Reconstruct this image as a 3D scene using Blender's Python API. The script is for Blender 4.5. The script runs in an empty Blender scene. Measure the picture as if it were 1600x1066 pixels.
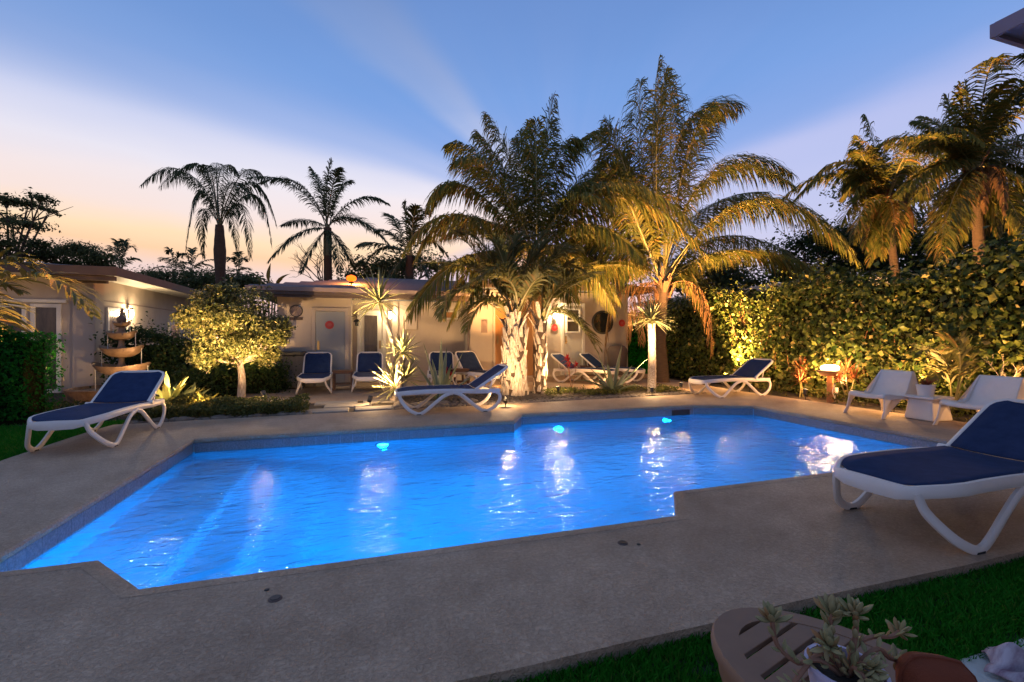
import bpy, bmesh, math, random
import numpy as np
from mathutils import Vector, Matrix

random.seed(7)
RNG = np.random.default_rng(11)
scene = bpy.context.scene
COL = scene.collection
PI = math.pi

# ------------------------------------------------------------------ camera
YAW = math.radians(17.5)
CY, SY = math.cos(YAW), math.sin(YAW)
CAMH = 1.2
FPX, YHOR = 711.0, 530.0          # focal length and horizon row of the 1600 px photograph
cam_d = bpy.data.cameras.new("camera")
cam = bpy.data.objects.new("camera", cam_d)
COL.objects.link(cam)
cam.location = (0, 0, CAMH)
cam.rotation_euler = (math.radians(90), 0, -YAW)
cam_d.sensor_width = 36
cam_d.lens = FPX / 1600 * 36
cam_d.shift_y = -3 / 1600
cam_d.clip_start = 0.05
cam_d.clip_end = 1000
scene.camera = cam

# ------------------------------------------------------------------ world: dusk sky
W = bpy.data.worlds.new("World")
scene.world = W
W.use_nodes = True


def sky_world():
    nt = W.node_tree
    nt.nodes.clear()
    L = nt.links.new

    def N(t, **kw):
        n = nt.nodes.new(t)
        for k, v in kw.items():
            setattr(n, k, v)
        return n

    def put(sock, val):
        if hasattr(val, 'links'):
            L(val, sock)
        else:
            sock.default_value = val

    def math_(op, a, b=0.0, clamp=False):
        n = N('ShaderNodeMath', operation=op, use_clamp=clamp)
        put(n.inputs[0], a)
        put(n.inputs[1], b)
        return n.outputs[0]

    def dot(a, vec):
        n = N('ShaderNodeVectorMath', operation='DOT_PRODUCT')
        L(a, n.inputs[0])
        n.inputs[1].default_value = vec
        return n.outputs['Value']

    def ramp(fac, stops, interp='B_SPLINE'):
        n = N('ShaderNodeValToRGB')
        cr = n.color_ramp
        cr.interpolation = interp
        while len(cr.elements) < len(stops):
            cr.elements.new(0.5)
        for e, (p, c) in zip(cr.elements, stops):
            e.position = p
        for e, (p, c) in zip(cr.elements, stops):
            e.color = (*c, 1) if len(c) == 3 else c
        put(n.inputs[0], fac)
        return n.outputs[0]

    def mix(fac, a, b):
        n = N('ShaderNodeMix', data_type='RGBA')
        put(n.inputs[0], fac)
        L(a, n.inputs[6])
        L(b, n.inputs[7])
        return n.outputs[2]

    tc = N('ShaderNodeTexCoord')
    d = tc.outputs['Generated']
    # direction the crepuscular rays fan out from (the hidden sun's azimuth)
    a, b = (880 - 800) / FPX, (YHOR - 340) / FPX
    s = Vector((a * CY + SY, -a * SY + CY, b)).normalized()
    r = s.cross(Vector((0, 0, 1))).normalized()
    t = r.cross(s).normalized()
    e = dot(d, (0, 0, 1))
    phi = N('ShaderNodeMath', operation='ARCTAN2')
    L(dot(d, t), phi.inputs[0])
    L(dot(d, r), phi.inputs[1])
    f = math_('DIVIDE', math_('ABSOLUTE', phi.outputs[0]), PI)
    noise = N('ShaderNodeTexNoise')
    mp = N('ShaderNodeMapping')
    mp.inputs['Scale'].default_value = (2.0, 2.0, 7.0)
    L(d, mp.inputs['Vector'])
    L(mp.outputs[0], noise.inputs['Vector'])
    noise.inputs['Scale'].default_value = 1.6
    noise.inputs['Detail'].default_value = 4
    nz = math_('SUBTRACT', noise.outputs[0], 0.5)
    f2 = math_('ADD', f, math_('MULTIPLY', nz, 0.03))
    g = lambda x: (x, x, x)
    fan = N('ShaderNodeTexNoise', noise_dimensions='1D')
    L(math_('MULTIPLY', f, 16), fan.inputs['W'])
    fan.inputs['Scale'].default_value = 1.0
    fan.inputs['Detail'].default_value = 3
    f3 = math_('MULTIPLY', math_('SUBTRACT', fan.outputs[0], .5), .22)
    ray = ramp(f2, [(0.0, g(.60)), (.05, g(.66)), (.085, g(.78)), (.125, g(.16)), (.2, g(.08)), (.3, g(.12)), (.38, g(.02)), (.47, g(.03)), (.52, g(.16)), (.57, g(.04)), (.63, g(.06)),
                    (.685, g(.12)), (.728, g(.88)), (.765, g(.70)), (.80, g(.08)), (.835, g(.08)), (.885, g(.42)), (.925, g(.92)), (1, g(1))], 'EASE')
    front = N('ShaderNodeMapRange', interpolation_type='SMOOTHSTEP')
    L(dot(d, tuple(s)), front.inputs[0])
    front.inputs[1].default_value = -0.2
    front.inputs[2].default_value = 0.55
    m = math_('MULTIPLY', math_('ADD', ray, f3, True), front.outputs[0], True)
    e2 = math_('ADD', e, math_('MULTIPLY', nz, 0.05))
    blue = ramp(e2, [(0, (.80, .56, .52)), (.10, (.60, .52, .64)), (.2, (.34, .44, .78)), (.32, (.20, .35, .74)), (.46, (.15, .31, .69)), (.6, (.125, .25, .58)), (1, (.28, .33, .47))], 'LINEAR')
    pale = ramp(e2, [(0, (.80, .46, .43)), (.07, (.78, .52, .50)), (.12, (.80, .60, .58)), (.155, (.93, .58, .36)), (.185, (.95, .68, .44)), (.225, (.86, .70, .66)), (.30, (.78, .74, .82)), (.36, (.62, .64, .82)), (.44, (.30, .40, .68)), (.6, (.15, .25, .52)), (1, (.28, .33, .47))], 'LINEAR')
    # the warm tint belongs to the sunset side on the left; to the right of the sun the pale air is lavender
    lav = ramp(e2, [(0, (.55, .50, .62)), (.15, (.62, .58, .74)), (.3, (.56, .56, .80)), (.45, (.34, .42, .78)), (.6, (.13, .26, .60)), (1, (.28, .33, .47))], 'LINEAR')
    side = ramp(f, [(.25, g(0)), (.8, g(1))], 'EASE')
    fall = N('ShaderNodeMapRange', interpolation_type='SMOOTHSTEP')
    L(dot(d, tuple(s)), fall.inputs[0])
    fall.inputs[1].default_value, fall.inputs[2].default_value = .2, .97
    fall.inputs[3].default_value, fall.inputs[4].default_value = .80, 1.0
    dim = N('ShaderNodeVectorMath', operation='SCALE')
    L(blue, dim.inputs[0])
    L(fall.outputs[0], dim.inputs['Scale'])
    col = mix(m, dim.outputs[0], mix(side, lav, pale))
    # left corner of the view falls off to deeper dusk blue away from the sun
    sky = N('ShaderNodeTexSky', sky_type='NISHITA')
    sky.sun_disc = False
    sky.sun_elevation = math.radians(1.0)
    sky.sun_rotation = math.atan2(s.x, s.y)
    bg = N('ShaderNodeBackground')
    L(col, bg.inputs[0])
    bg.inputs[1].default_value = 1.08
    bg2 = N('ShaderNodeBackground')
    L(sky.outputs[0], bg2.inputs[0])
    bg2.inputs[1].default_value = 0.03
    ad = N('ShaderNodeAddShader')
    L(bg.outputs[0], ad.inputs[0])
    L(bg2.outputs[0], ad.inputs[1])
    out = N('ShaderNodeOutputWorld')
    L(ad.outputs[0], out.inputs[0])


sky_world()
W.cycles.sampling_method = 'MANUAL'
W.cycles.sample_map_resolution = 512

# faint after-glow from the sunset side (the sun itself is below the horizon)
sun_d = bpy.data.lights.new("sun", 'SUN')
sun_d.energy = 0.06
sun_d.angle = math.radians(40)
sun_d.color = (1, .72, .55)
sun = bpy.data.objects.new("sun", sun_d)
COL.objects.link(sun)
sun.location = (-20, 40, 20)
sun.rotation_euler = Vector((0.75, -1.0, -0.28)).to_track_quat('-Z', 'Y').to_euler()

scene.view_settings.view_transform = 'Standard'
scene.view_settings.look = 'None'
scene.view_settings.exposure = 0.0
scene.view_settings.gamma = 1.0
scene.view_settings.use_curve_mapping = False
cyc = scene.cycles
scene.render.engine = 'CYCLES'
cyc.use_denoising = True
cyc.max_bounces = 8
cyc.diffuse_bounces = 3
cyc.glossy_bounces = 3
cyc.transmission_bounces = 6
cyc.transparent_max_bounces = 8
cyc.sample_clamp_indirect = 6
cyc.use_adaptive_sampling = True
cyc.adaptive_threshold = 0.015


# ------------------------------------------------------------------ placing helpers
def c2w(x, d):
    return (x * CY + d * SY, -x * SY + d * CY)


def GP(px, py, z=0.0):
    """point at height z seen at photo pixel (px, py)"""
    d = FPX * (CAMH - z) / (py - YHOR)
    u, v = c2w((px - 800) / FPX * d, d)
    return Vector((u, v, z))


def AD(px, py, d):
    """point at depth d in front of the camera"""
    u, v = c2w((px - 800) / FPX * d, d)
    return Vector((u, v, CAMH + (YHOR - py) / FPX * d))


def AV(px, py, v):
    a = (px - 800) / FPX
    return AD(px, py, v / (CY - a * SY))


def AU(px, py, u):
    a = (px - 800) / FPX
    return AD(px, py, u / (a * CY + SY))


# ------------------------------------------------------------------ scene helpers
def tag(o, label=None, cat=None, group=None, kind=None):
    if label:
        o['label'] = label
    if cat:
        o['category'] = cat
    if group:
        o['group'] = group
    if kind:
        o['kind'] = kind
    return o


def thing(name, label, cat, loc=(0, 0, 0), rz=0.0, group=None):
    o = bpy.data.objects.new(name, None)
    o.empty_display_size = .1
    COL.objects.link(o)
    o.location = loc
    o.rotation_euler = (0, 0, rz)
    return tag(o, label, cat, group)


def link(me, name, parent=None, loc=None, rot=None):
    o = bpy.data.objects.new(name, me)
    COL.objects.link(o)
    if parent is not None:
        o.parent = parent
    if loc is not None:
        o.location = loc
    if rot is not None:
        o.rotation_euler = rot
    return o


def copy_tree(o, parent=None):
    c = o.copy()
    COL.objects.link(c)
    c.parent = parent
    for ch in list(o.children):
        copy_tree(ch, c)
    return c


def mesh_np(name, V, F, mats, parent=None, origin=(0, 0, 0), mi=None, smooth=False):
    me = bpy.data.meshes.new(name)
    V = np.asarray(V, dtype=np.float64) - np.asarray(origin)
    me.from_pydata(V, [], F)
    for m in (mats if isinstance(mats, (list, tuple)) else [mats]):
        me.materials.append(m)
    if mi is not None:
        me.polygons.foreach_set('material_index', np.asarray(mi, dtype=np.int32))
    if smooth:
        me.shade_smooth()
    me.update()
    return link(me, name, parent)


class MB:
    def __init__(s):
        s.v, s.f, s.m = [], [], []

    def add(s, V, F, mi=0):
        o = len(s.v)
        s.v += [tuple(p) for p in V]
        s.f += [tuple(i + o for i in f) for f in F]
        s.m += [mi] * len(F)
        return s

    def box(s, c, sz, rz=0.0, mi=0, rot=None, top=1.0):
        hx, hy, hz = sz[0] / 2, sz[1] / 2, sz[2] / 2
        P = [(-hx, -hy, -hz), (hx, -hy, -hz), (hx, hy, -hz), (-hx, hy, -hz), (-hx * top, -hy * top, hz), (hx * top, -hy * top, hz), (hx * top, hy * top, hz), (-hx * top, hy * top, hz)]
        M = rot if rot is not None else Matrix.Rotation(rz, 3, 'Z')
        c = Vector(c)
        return s.add([c + M @ Vector(p) for p in P], [(0, 3, 2, 1), (4, 5, 6, 7), (0, 1, 5, 4), (1, 2, 6, 5), (2, 3, 7, 6), (3, 0, 4, 7)], mi)

    def bb(s, lo, hi, mi=0):
        return s.box([(a + b) / 2 for a, b in zip(lo, hi)], [b - a for a, b in zip(lo, hi)], mi=mi)

    def tube(s, pts, r, n=8, mi=0, cap=True):
        pts = [Vector(p) for p in pts]
        R = r if isinstance(r, (list, tuple)) else [r] * len(pts)
        T = []
        for i in range(len(pts)):
            a, b = pts[max(i - 1, 0)], pts[min(i + 1, len(pts) - 1)]
            T.append((b - a).normalized() if (b - a).length > 1e-9 else Vector((0, 0, 1)))
        ref = Vector((1, 0, 0)) if abs(T[0].x) < .8 else Vector((0, 1, 0))
        nrm = (ref - T[0] * ref.dot(T[0])).normalized()
        V, F = [], []
        for i, p in enumerate(pts):
            nrm = (nrm - T[i] * nrm.dot(T[i]))
            nrm = nrm.normalized() if nrm.length > 1e-6 else Vector((1, 0, 0))
            bn = T[i].cross(nrm)
            for k in range(n):
                a = 2 * PI * k / n
                V.append(p + nrm * (R[i] * math.cos(a)) + bn * (R[i] * math.sin(a)))
        for i in range(len(pts) - 1):
            for k in range(n):
                F.append((i * n + k, i * n + (k + 1) % n, (i + 1) * n + (k + 1) % n, (i + 1) * n + k))
        if cap:
            F.append(tuple(range(n - 1, -1, -1)))
            F.append(tuple(range((len(pts) - 1) * n, len(pts) * n)))
        return s.add(V, F, mi)

    def sweep(s, pts, hw, hh, side, mi=0, closed=False, rnd=0.3):
        """rounded bar: half width hw along the vector(s) `side`, half height hh across it"""
        pts = [Vector(p) for p in pts]
        n = len(pts)
        c = rnd
        prof = [(-1, -1 + c), (-1 + c, -1), (1 - c, -1), (1, -1 + c), (1, 1 - c), (1 - c, 1), (-1 + c, 1), (-1, 1 - c)]
        V, F = [], []
        for i, p in enumerate(pts):
            a, b = (pts[i - 1], pts[(i + 1) % n]) if closed else (pts[max(i - 1, 0)], pts[min(i + 1, n - 1)])
            T = (b - a).normalized()
            sd = Vector(side[i] if isinstance(side, list) else side)
            sd = (sd - T * sd.dot(T)).normalized()
            nn = T.cross(sd)
            w = hw[i] if isinstance(hw, list) else hw
            h = hh[i] if isinstance(hh, list) else hh
            for x, y in prof:
                V.append(p + sd * (x * w) + nn * (y * h))
        K = len(prof)
        for i in range(n if closed else n - 1):
            j = (i + 1) % n
            for k in range(K):
                F.append((i * K + k, i * K + (k + 1) % K, j * K + (k + 1) % K, j * K + k))
        if not closed:
            F.append(tuple(range(K - 1, -1, -1)))
            F.append(tuple(range((n - 1) * K, n * K)))
        return s.add(V, F, mi)

    def lathe(s, prof, n=24, c=(0, 0, 0), mi=0, cap=True):
        c = Vector(c)
        V, F = [], []
        for r, z in prof:
            for k in range(n):
                a = 2 * PI * k / n
                V.append(c + Vector((r * math.cos(a), r * math.sin(a), z)))
        for i in range(len(prof) - 1):
            for k in range(n):
                F.append((i * n + k, i * n + (k + 1) % n, (i + 1) * n + (k + 1) % n, (i + 1) * n + k))
        if cap:
            F.append(tuple(range(n - 1, -1, -1)))
            F.append(tuple(range((len(prof) - 1) * n, len(prof) * n)))
        return s.add(V, F, mi)

    def plate(s, poly, z0, z1, mi=0):
        n = len(poly)
        V = [(x, y, z0) for x, y in poly] + [(x, y, z1) for x, y in poly]
        F = [tuple(range(n - 1, -1, -1)), tuple(range(n, 2 * n))] + [(i, (i + 1) % n, n + (i + 1) % n, n + i) for i in range(n)]
        return s.add(V, F, mi)

    def wallplate(s, poly, y0, y1, mi=0):
        """polygon in x-z pushed along y"""
        n = len(poly)
        V = [(x, y0, z) for x, z in poly] + [(x, y1, z) for x, z in poly]
        F = [tuple(range(n)), tuple(range(2 * n - 1, n - 1, -1))] + [((i + 1) % n, i, n + i, n + (i + 1) % n) for i in range(n)]
        return s.add(V, F, mi)

    def disc(s, c, r, y0, y1, n=32, mi=0):
        """short cylinder with its axis along y"""
        return s.wallplate([(c[0] + r * math.cos(2 * PI * k / n), c[1] + r * math.sin(2 * PI * k / n)) for k in range(n)], y0, y1, mi)

    def build(s, name, mats, parent=None, origin=(0, 0, 0), smooth=None, bevel=0.0, loc=None, rot=None, sub=0):
        me = bpy.data.meshes.new(name)
        o = Vector(origin)
        me.from_pydata([Vector(v) - o for v in s.v], [], s.f)
        for m in (mats if isinstance(mats, (list, tuple)) else [mats]):
            me.materials.append(m)
        me.polygons.foreach_set('material_index', s.m)
        if smooth is not None:
            me.shade_smooth()
            me.set_sharp_from_angle(angle=math.radians(smooth))
        me.update()
        ob = link(me, name, parent, loc, rot)
        if bevel:
            b = ob.modifiers.new('bevel', 'BEVEL')
            b.width = bevel
            b.segments = 2
            b.limit_method = 'ANGLE'
        if sub:
            b = ob.modifiers.new('sub', 'SUBSURF')
            b.levels = b.render_levels = sub
        return ob


# ------------------------------------------------------------------ materials
def material(name, c1, c2=None, rough=.6, scale=6.0, detail=4, bump=0.0, bscale=40.0, spec=.5, metal=0.0, c3=None, stretch=None, bdist=.02, coat=0.0, obj_space=False):
    m = bpy.data.materials.new(name)
    m.use_nodes = True
    nt = m.node_tree
    L = nt.links.new
    p = nt.nodes['Principled BSDF']
    p.inputs['Roughness'].default_value = rough
    p.inputs['Specular IOR Level'].default_value = spec
    p.inputs['Metallic'].default_value = metal
    p.inputs['Coat Weight'].default_value = coat
    p.inputs['Base Color'].default_value = (*c1, 1)
    if obj_space:
        tcn = nt.nodes.new('ShaderNodeTexCoord')
        pos = tcn.outputs['Object']
    else:
        geo = nt.nodes.new('ShaderNodeNewGeometry')
        pos = geo.outputs['Position']
    if stretch:
        mp = nt.nodes.new('ShaderNodeMapping')
        mp.inputs['Scale'].default_value = stretch
        L(pos, mp.inputs['Vector'])
        pos = mp.outputs[0]
    if c2:
        n = nt.nodes.new('ShaderNodeTexNoise')
        n.inputs['Scale'].default_value = scale
        n.inputs['Detail'].default_value = detail
        n.inputs['Roughness'].default_value = .65
        L(pos, n.inputs['Vector'])
        cr = nt.nodes.new('ShaderNodeValToRGB')
        cr.color_ramp.elements[0].position = .32
        cr.color_ramp.elements[1].position = .68
        cr.color_ramp.elements[0].color = (*c1, 1)
        cr.color_ramp.elements[1].color = (*c2, 1)
        if c3:
            e = cr.color_ramp.elements.new(.5)
            e.color = (*c3, 1)
        L(n.outputs[0], cr.inputs[0])
        L(cr.outputs[0], p.inputs['Base Color'])
    if bump:
        n2 = nt.nodes.new('ShaderNodeTexNoise')
        n2.inputs['Scale'].default_value = bscale
        n2.inputs['Detail'].default_value = 5
        L(pos, n2.inputs['Vector'])
        b = nt.nodes.new('ShaderNodeBump')
        b.inputs['Strength'].default_value = bump
        b.inputs['Distance'].default_value = bdist
        L(n2.outputs[0], b.inputs['Height'])
        L(b.outputs[0], p.inputs['Normal'])
    return m


def leaf_mat(name, c1, c2, c3=None, trans=.3, rough=.55, spec=.15):
    """colour differs from leaf to leaf; some light passes through the blade"""
    m = bpy.data.materials.new(name)
    m.use_nodes = True
    nt = m.node_tree
    L = nt.links.new
    p = nt.nodes['Principled BSDF']
    p.inputs['Roughness'].default_value = rough
    p.inputs['Specular IOR Level'].default_value = spec
    geo = nt.nodes.new('ShaderNodeNewGeometry')
    cr = nt.nodes.new('ShaderNodeValToRGB')
    cr.color_ramp.elements[0].color = (*c1, 1)
    cr.color_ramp.elements[1].color = (*c2, 1)
    if c3:
        e = cr.color_ramp.elements.new(.85)
        e.color = (*c2, 1)
        cr.color_ramp.elements[-1].color = (*c3, 1)
    oi = nt.nodes.new('ShaderNodeObjectInfo')
    ad = nt.nodes.new('ShaderNodeMath')
    L(geo.outputs['Random Per Island'], ad.inputs[0])
    L(oi.outputs['Random'], ad.inputs[1])
    fc = nt.nodes.new('ShaderNodeMath')
    fc.operation = 'FRACT'
    L(ad.outputs[0], fc.inputs[0])
    L(fc.outputs[0], cr.inputs[0])
    L(cr.outputs[0], p.inputs['Base Color'])
    t = nt.nodes.new('ShaderNodeBsdfTranslucent')
    L(cr.outputs[0], t.inputs[0])
    mx = nt.nodes.new('ShaderNodeMixShader')
    mx.inputs[0].default_value = trans
    L(p.outputs[0], mx.inputs[1])
    L(t.outputs[0], mx.inputs[2])
    L(mx.outputs[0], nt.nodes['Material Output'].inputs[0])
    return m


def emit(name, col, s):
    m = bpy.data.materials.new(name)
    m.use_nodes = True
    p = m.node_tree.nodes['Principled BSDF']
    p.inputs['Base Color'].default_value = (.8, .8, .8, 1)
    p.inputs['Emission Color'].default_value = (*col, 1)
    p.inputs['Emission Strength'].default_value = s
    return m


def glass_pane(name, tint, rough=.03):
    m = material(name, tint, rough=rough, spec=.8)
    return m


M = {}
M['wall'] = material('stucco', (.47, .40, .32), (.41, .345, .275), rough=.85, scale=2.2, bump=.25, bscale=60, bdist=.006, stretch=(1, 1, .45), c3=(.45, .375, .30))
M['trim'] = material('white_paint', (.70, .66, .58), (.64, .60, .52), rough=.5, scale=3)
M['fascia'] = material('dark_fascia', (.055, .035, .025), (.08, .05, .035), rough=.6, scale=4)
M['fasciapink'] = material('pale_fascia', (.25, .18, .155), (.20, .145, .125), rough=.6, scale=3)
M['shingle'] = material('shingle', (.05, .06, .075), (.085, .095, .11), rough=.85, scale=14, bump=.4, bscale=30)
M['greydoor'] = material('grey_door', (.30, .31, .29), (.27, .28, .27), rough=.5, scale=2)
M['creamdoor'] = material('cream_door', (.60, .57, .48), (.55, .52, .43), rough=.5, scale=2)
M['orangedoor'] = material('timber_door', (.42, .20, .06), (.34, .15, .04), rough=.5, scale=5, stretch=(8, 8, .8))
M['glass'] = glass_pane('dark_pane', (.015, .017, .018))
M['brass'] = material('brass', (.35, .25, .12), rough=.35, metal=1)
M['black'] = material('black_metal', (.02, .02, .02), rough=.45)
M['red'] = material('red_sign', (.45, .025, .02), rough=.5)
M['redlight'] = material('sign_letters', (.48, .16, .13), rough=.6)
M['plastic'] = material('white_resin', (.80, .73, .67), (.74, .67, .61), rough=.38, scale=5, obj_space=True)
M['navy'] = material('navy_mesh', (.011, .026, .078), (.020, .040, .110), rough=.8, spec=.2, scale=9, bump=.3, bscale=300, bdist=.003, obj_space=True)
M['rubber'] = material('rubber', (.02, .018, .018), rough=.8)
M['wood'] = material('brown_wood', (.13, .055, .03), (.085, .035, .02), rough=.55, scale=6, stretch=(2, 2, 12))
M['postwood'] = material('post_wood', (.32, .15, .06), (.24, .10, .04), rough=.6, scale=7, stretch=(8, 8, 1))
M['copper'] = material('copper', (.34, .22, .13), (.20, .12, .07), rough=.5, metal=.35, scale=7, bump=.3, bscale=20)
M['terracotta'] = material('dark_pot', (.10, .07, .06), rough=.7)
M['bark'] = material('bark', (.11, .085, .06), (.07, .05, .035), rough=.9, scale=9, bump=.8, bscale=30)
M['palmbark'] = material('palm_bark', (.10, .062, .036), (.055, .034, .020), rough=.9, scale=5, stretch=(1, 1, 9), bump=.8, bscale=14)
M['boot'] = material('palm_boot', (.66, .56, .45), (.24, .16, .10), rough=.9, scale=8, stretch=(6, 6, 1.2), bump=.8, bscale=24)
M['fibre'] = material('palm_fibre', (.26, .12, .05), (.13, .06, .03), rough=.95, scale=14, stretch=(3, 3, 10), bump=1, bscale=30)
M['deadleaf'] = leaf_mat('dead_leaflet', (.14, .075, .03), (.24, .13, .05))
M['rachis'] = material('rachis', (.28, .24, .09), (.20, .17, .06), rough=.5, scale=3)
M['greyrachis'] = material('green_rachis', (.10, .11, .05), rough=.5)
M['coco'] = leaf_mat('coconut_leaflet', (.075, .10, .020), (.18, .155, .032), (.33, .19, .05))
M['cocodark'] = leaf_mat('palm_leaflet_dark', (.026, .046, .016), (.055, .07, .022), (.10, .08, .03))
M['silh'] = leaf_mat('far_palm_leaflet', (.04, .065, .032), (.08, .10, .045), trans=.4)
M['pindo'] = leaf_mat('date_palm_leaflet', (.10, .11, .035), (.17, .15, .05), (.26, .15, .05))
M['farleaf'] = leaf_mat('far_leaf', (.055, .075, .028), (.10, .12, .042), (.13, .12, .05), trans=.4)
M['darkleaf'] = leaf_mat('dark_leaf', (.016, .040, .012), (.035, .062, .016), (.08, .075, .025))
M['hedge'] = leaf_mat('clusia_leaf', (.018, .042, .008), (.115, .135, .030), (.34, .27, .09), trans=.22, rough=.35)
M['topiary'] = leaf_mat('ficus_leaf', (.035, .050, .012), (.19, .18, .055), (.48, .42, .18), trans=.25, rough=.35)
M['boxhedge'] = leaf_mat('box_leaf', (.006, .065, .008), (.013, .12, .013), (.025, .16, .016), spec=.05)
M['yucca'] = leaf_mat('yucca_leaf', (.22, .23, .085), (.42, .38, .18), trans=.2)
M['agave'] = material('agave_leaf', (.20, .22, .12), (.13, .17, .09), rough=.5, scale=4)
M['agaveedge'] = material('agave_margin', (.42, .38, .20), rough=.5)
M['brom'] = leaf_mat('bromeliad_leaf', (.14, .17, .05), (.24, .24, .08), trans=.15)
M['cover'] = leaf_mat('cover_leaf', (.055, .075, .018), (.13, .13, .034), (.19, .16, .05))
M['redleaf'] = leaf_mat('red_leaf', (.16, .035, .02), (.26, .09, .03))
M['redflower'] = leaf_mat('red_flower', (.30, .01, .02), (.42, .03, .03))
M['grass'] = leaf_mat('grass_blade', (.014, .15, .010), (.03, .21, .015), (.10, .18, .025), trans=.3, spec=.08)
M['turf'] = material('turf_soil', (.008, .030, .008), (.016, .042, .010), rough=.95, scale=8)
M['soil'] = material('soil', (.030, .022, .016), (.055, .04, .028), rough=.95, scale=9, bump=.8, bscale=35)
M['pebble'] = material('pebble', (.11, .085, .065), (.24, .20, .16), rough=.8, scale=5)
M['paver'] = material('paver_stone', (.36, .32, .26), (.29, .26, .21), rough=.85, scale=5, bump=.3, bscale=60)
M['palepaver'] = material('pale_paving', (.55, .56, .53), (.44, .46, .44), rough=.85, scale=7, bump=.4, bscale=60)
M['resinbrown'] = material('brown_resin', (.25, .14, .082), (.20, .11, .065), rough=.55, scale=6, obj_space=True)
M['lilacpot'] = material('glazed_pot', (.52, .46, .60), rough=.3)
M['succ'] = leaf_mat('succulent_leaf', (.38, .31, .16), (.28, .26, .12), (.40, .19, .08), trans=.1)
M['succstem'] = material('succulent_stem', (.25, .12, .07), rough=.7)
M['rust'] = material('rust_fabric', (.20, .042, .014), (.15, .032, .011), rough=.9, scale=12, bump=.4, bscale=350, bdist=.003)
M['cloth'] = material('striped_cloth', (.16, .08, .13), (.50, .46, .52), rough=.9, scale=9, stretch=(1, 4, 1))
M['lampdome'] = emit('lit_dome', (1.0, .78, .42), 9)
M['bulb'] = emit('lit_bulb', (1.0, .72, .36), 22)
M['orangebulb'] = emit('orange_bulb', (1.0, .13, .004), 3.2)
M['orangebulb'].node_tree.nodes['Principled BSDF'].inputs['Base Color'].default_value = (.35, .04, .002, 1)
M['lens'] = emit('spot_lens', (1.0, .75, .4), 6)
M['poollens'] = emit('pool_lens', (.12, .75, 1.0), 8)
M['plum'] = material('eave_boards', (.30, .24, .30), (.24, .19, .25), rough=.7, scale=4)
M['greybox'] = material('grey_ribbed', (.16, .14, .12), (.13, .115, .10), rough=.7, scale=5)


def deck_material():
    m = bpy.data.materials.new('deck_concrete')
    m.use_nodes = True
    nt = m.node_tree
    L = nt.links.new
    p = nt.nodes['Principled BSDF']
    p.inputs['Roughness'].default_value = .72
    p.inputs['Specular IOR Level'].default_value = .3
    geo = nt.nodes.new('ShaderNodeNewGeometry')

    def noise(sc, det=5, rough=.6):
        n = nt.nodes.new('ShaderNodeTexNoise')
        n.inputs['Scale'].default_value = sc
        n.inputs['Detail'].default_value = det
        n.inputs['Roughness'].default_value = rough
        L(geo.outputs['Position'], n.inputs['Vector'])
        return n.outputs[0]

    def ramp(f, a, b, p0=.35, p1=.65):
        cr = nt.nodes.new('ShaderNodeValToRGB')
        cr.color_ramp.elements[0].position = p0
        cr.color_ramp.elements[1].position = p1
        cr.color_ramp.elements[0].color = (*a, 1)
        cr.color_ramp.elements[1].color = (*b, 1)
        L(f, cr.inputs[0])
        return cr.outputs[0]

    def mul(a, b, f=1.0):
        x = nt.nodes.new('ShaderNodeMix')
        x.data_type = 'RGBA'
        x.blend_type = 'MULTIPLY'
        x.inputs[0].default_value = f
        L(a, x.inputs[6])
        L(b, x.inputs[7])
        return x.outputs[2]

    base = ramp(noise(.55, 6, .7), DECK_A, DECK_B)
    base = mul(base, ramp(noise(4.5, 6, .75), (.88, .87, .86), (1.05, 1.05, 1.05)))
    base = mul(base, ramp(noise(55, 4, .8), (.72, .71, .70), (1.12, 1.12, 1.12), .3, .7))
    base = mul(base, ramp(noise(1.7, 8, .8), (.82, .81, .80), (1, 1, 1), .30, .42))
    L(base, p.inputs['Base Color'])
    # knock-down finish: flattened islands of skim coat
    vor = nt.nodes.new('ShaderNodeTexNoise')
    vor.inputs['Scale'].default_value = 42
    vor.inputs['Detail'].default_value = 3
    vor.inputs['Distortion'].default_value = 1.2
    L(geo.outputs['Position'], vor.inputs['Vector'])
    isl = ramp(vor.outputs[0], (0, 0, 0), (1, 1, 1), .44, .56)
    base = mul(base, ramp(vor.outputs[0], (.93, .92, .91), (1.03, 1.03, 1.03), .42, .58))
    L(base, p.inputs['Base Color'])
    b = nt.nodes.new('ShaderNodeBump')
    b.inputs['Strength'].default_value = .8
    b.inputs['Distance'].default_value = .005
    L(isl, b.inputs['Height'])
    b2 = nt.nodes.new('ShaderNodeBump')
    b2.inputs['Strength'].default_value = .5
    b2.inputs['Distance'].default_value = .003
    L(noise(140, 4, .8), b2.inputs['Height'])
    L(b.outputs[0], b2.inputs['Normal'])
    L(b2.outputs[0], p.inputs['Normal'])
    return m


DECK_A, DECK_B = (.37, .265, .185), (.56, .425, .31)
M['deck'] = deck_material()
M['coping'] = material('coping', (.44, .34, .26), (.38, .29, .215), rough=.55, scale=3, bump=.25, bscale=90, bdist=.003)
M['tile'] = material('pool_tile', (.15, .16, .18), (.30, .29, .30), rough=.3, scale=60, detail=2)
M['plaster'] = material('pool_plaster', (.34, .50, .58), (.46, .60, .68), rough=.8, scale=2)


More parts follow.
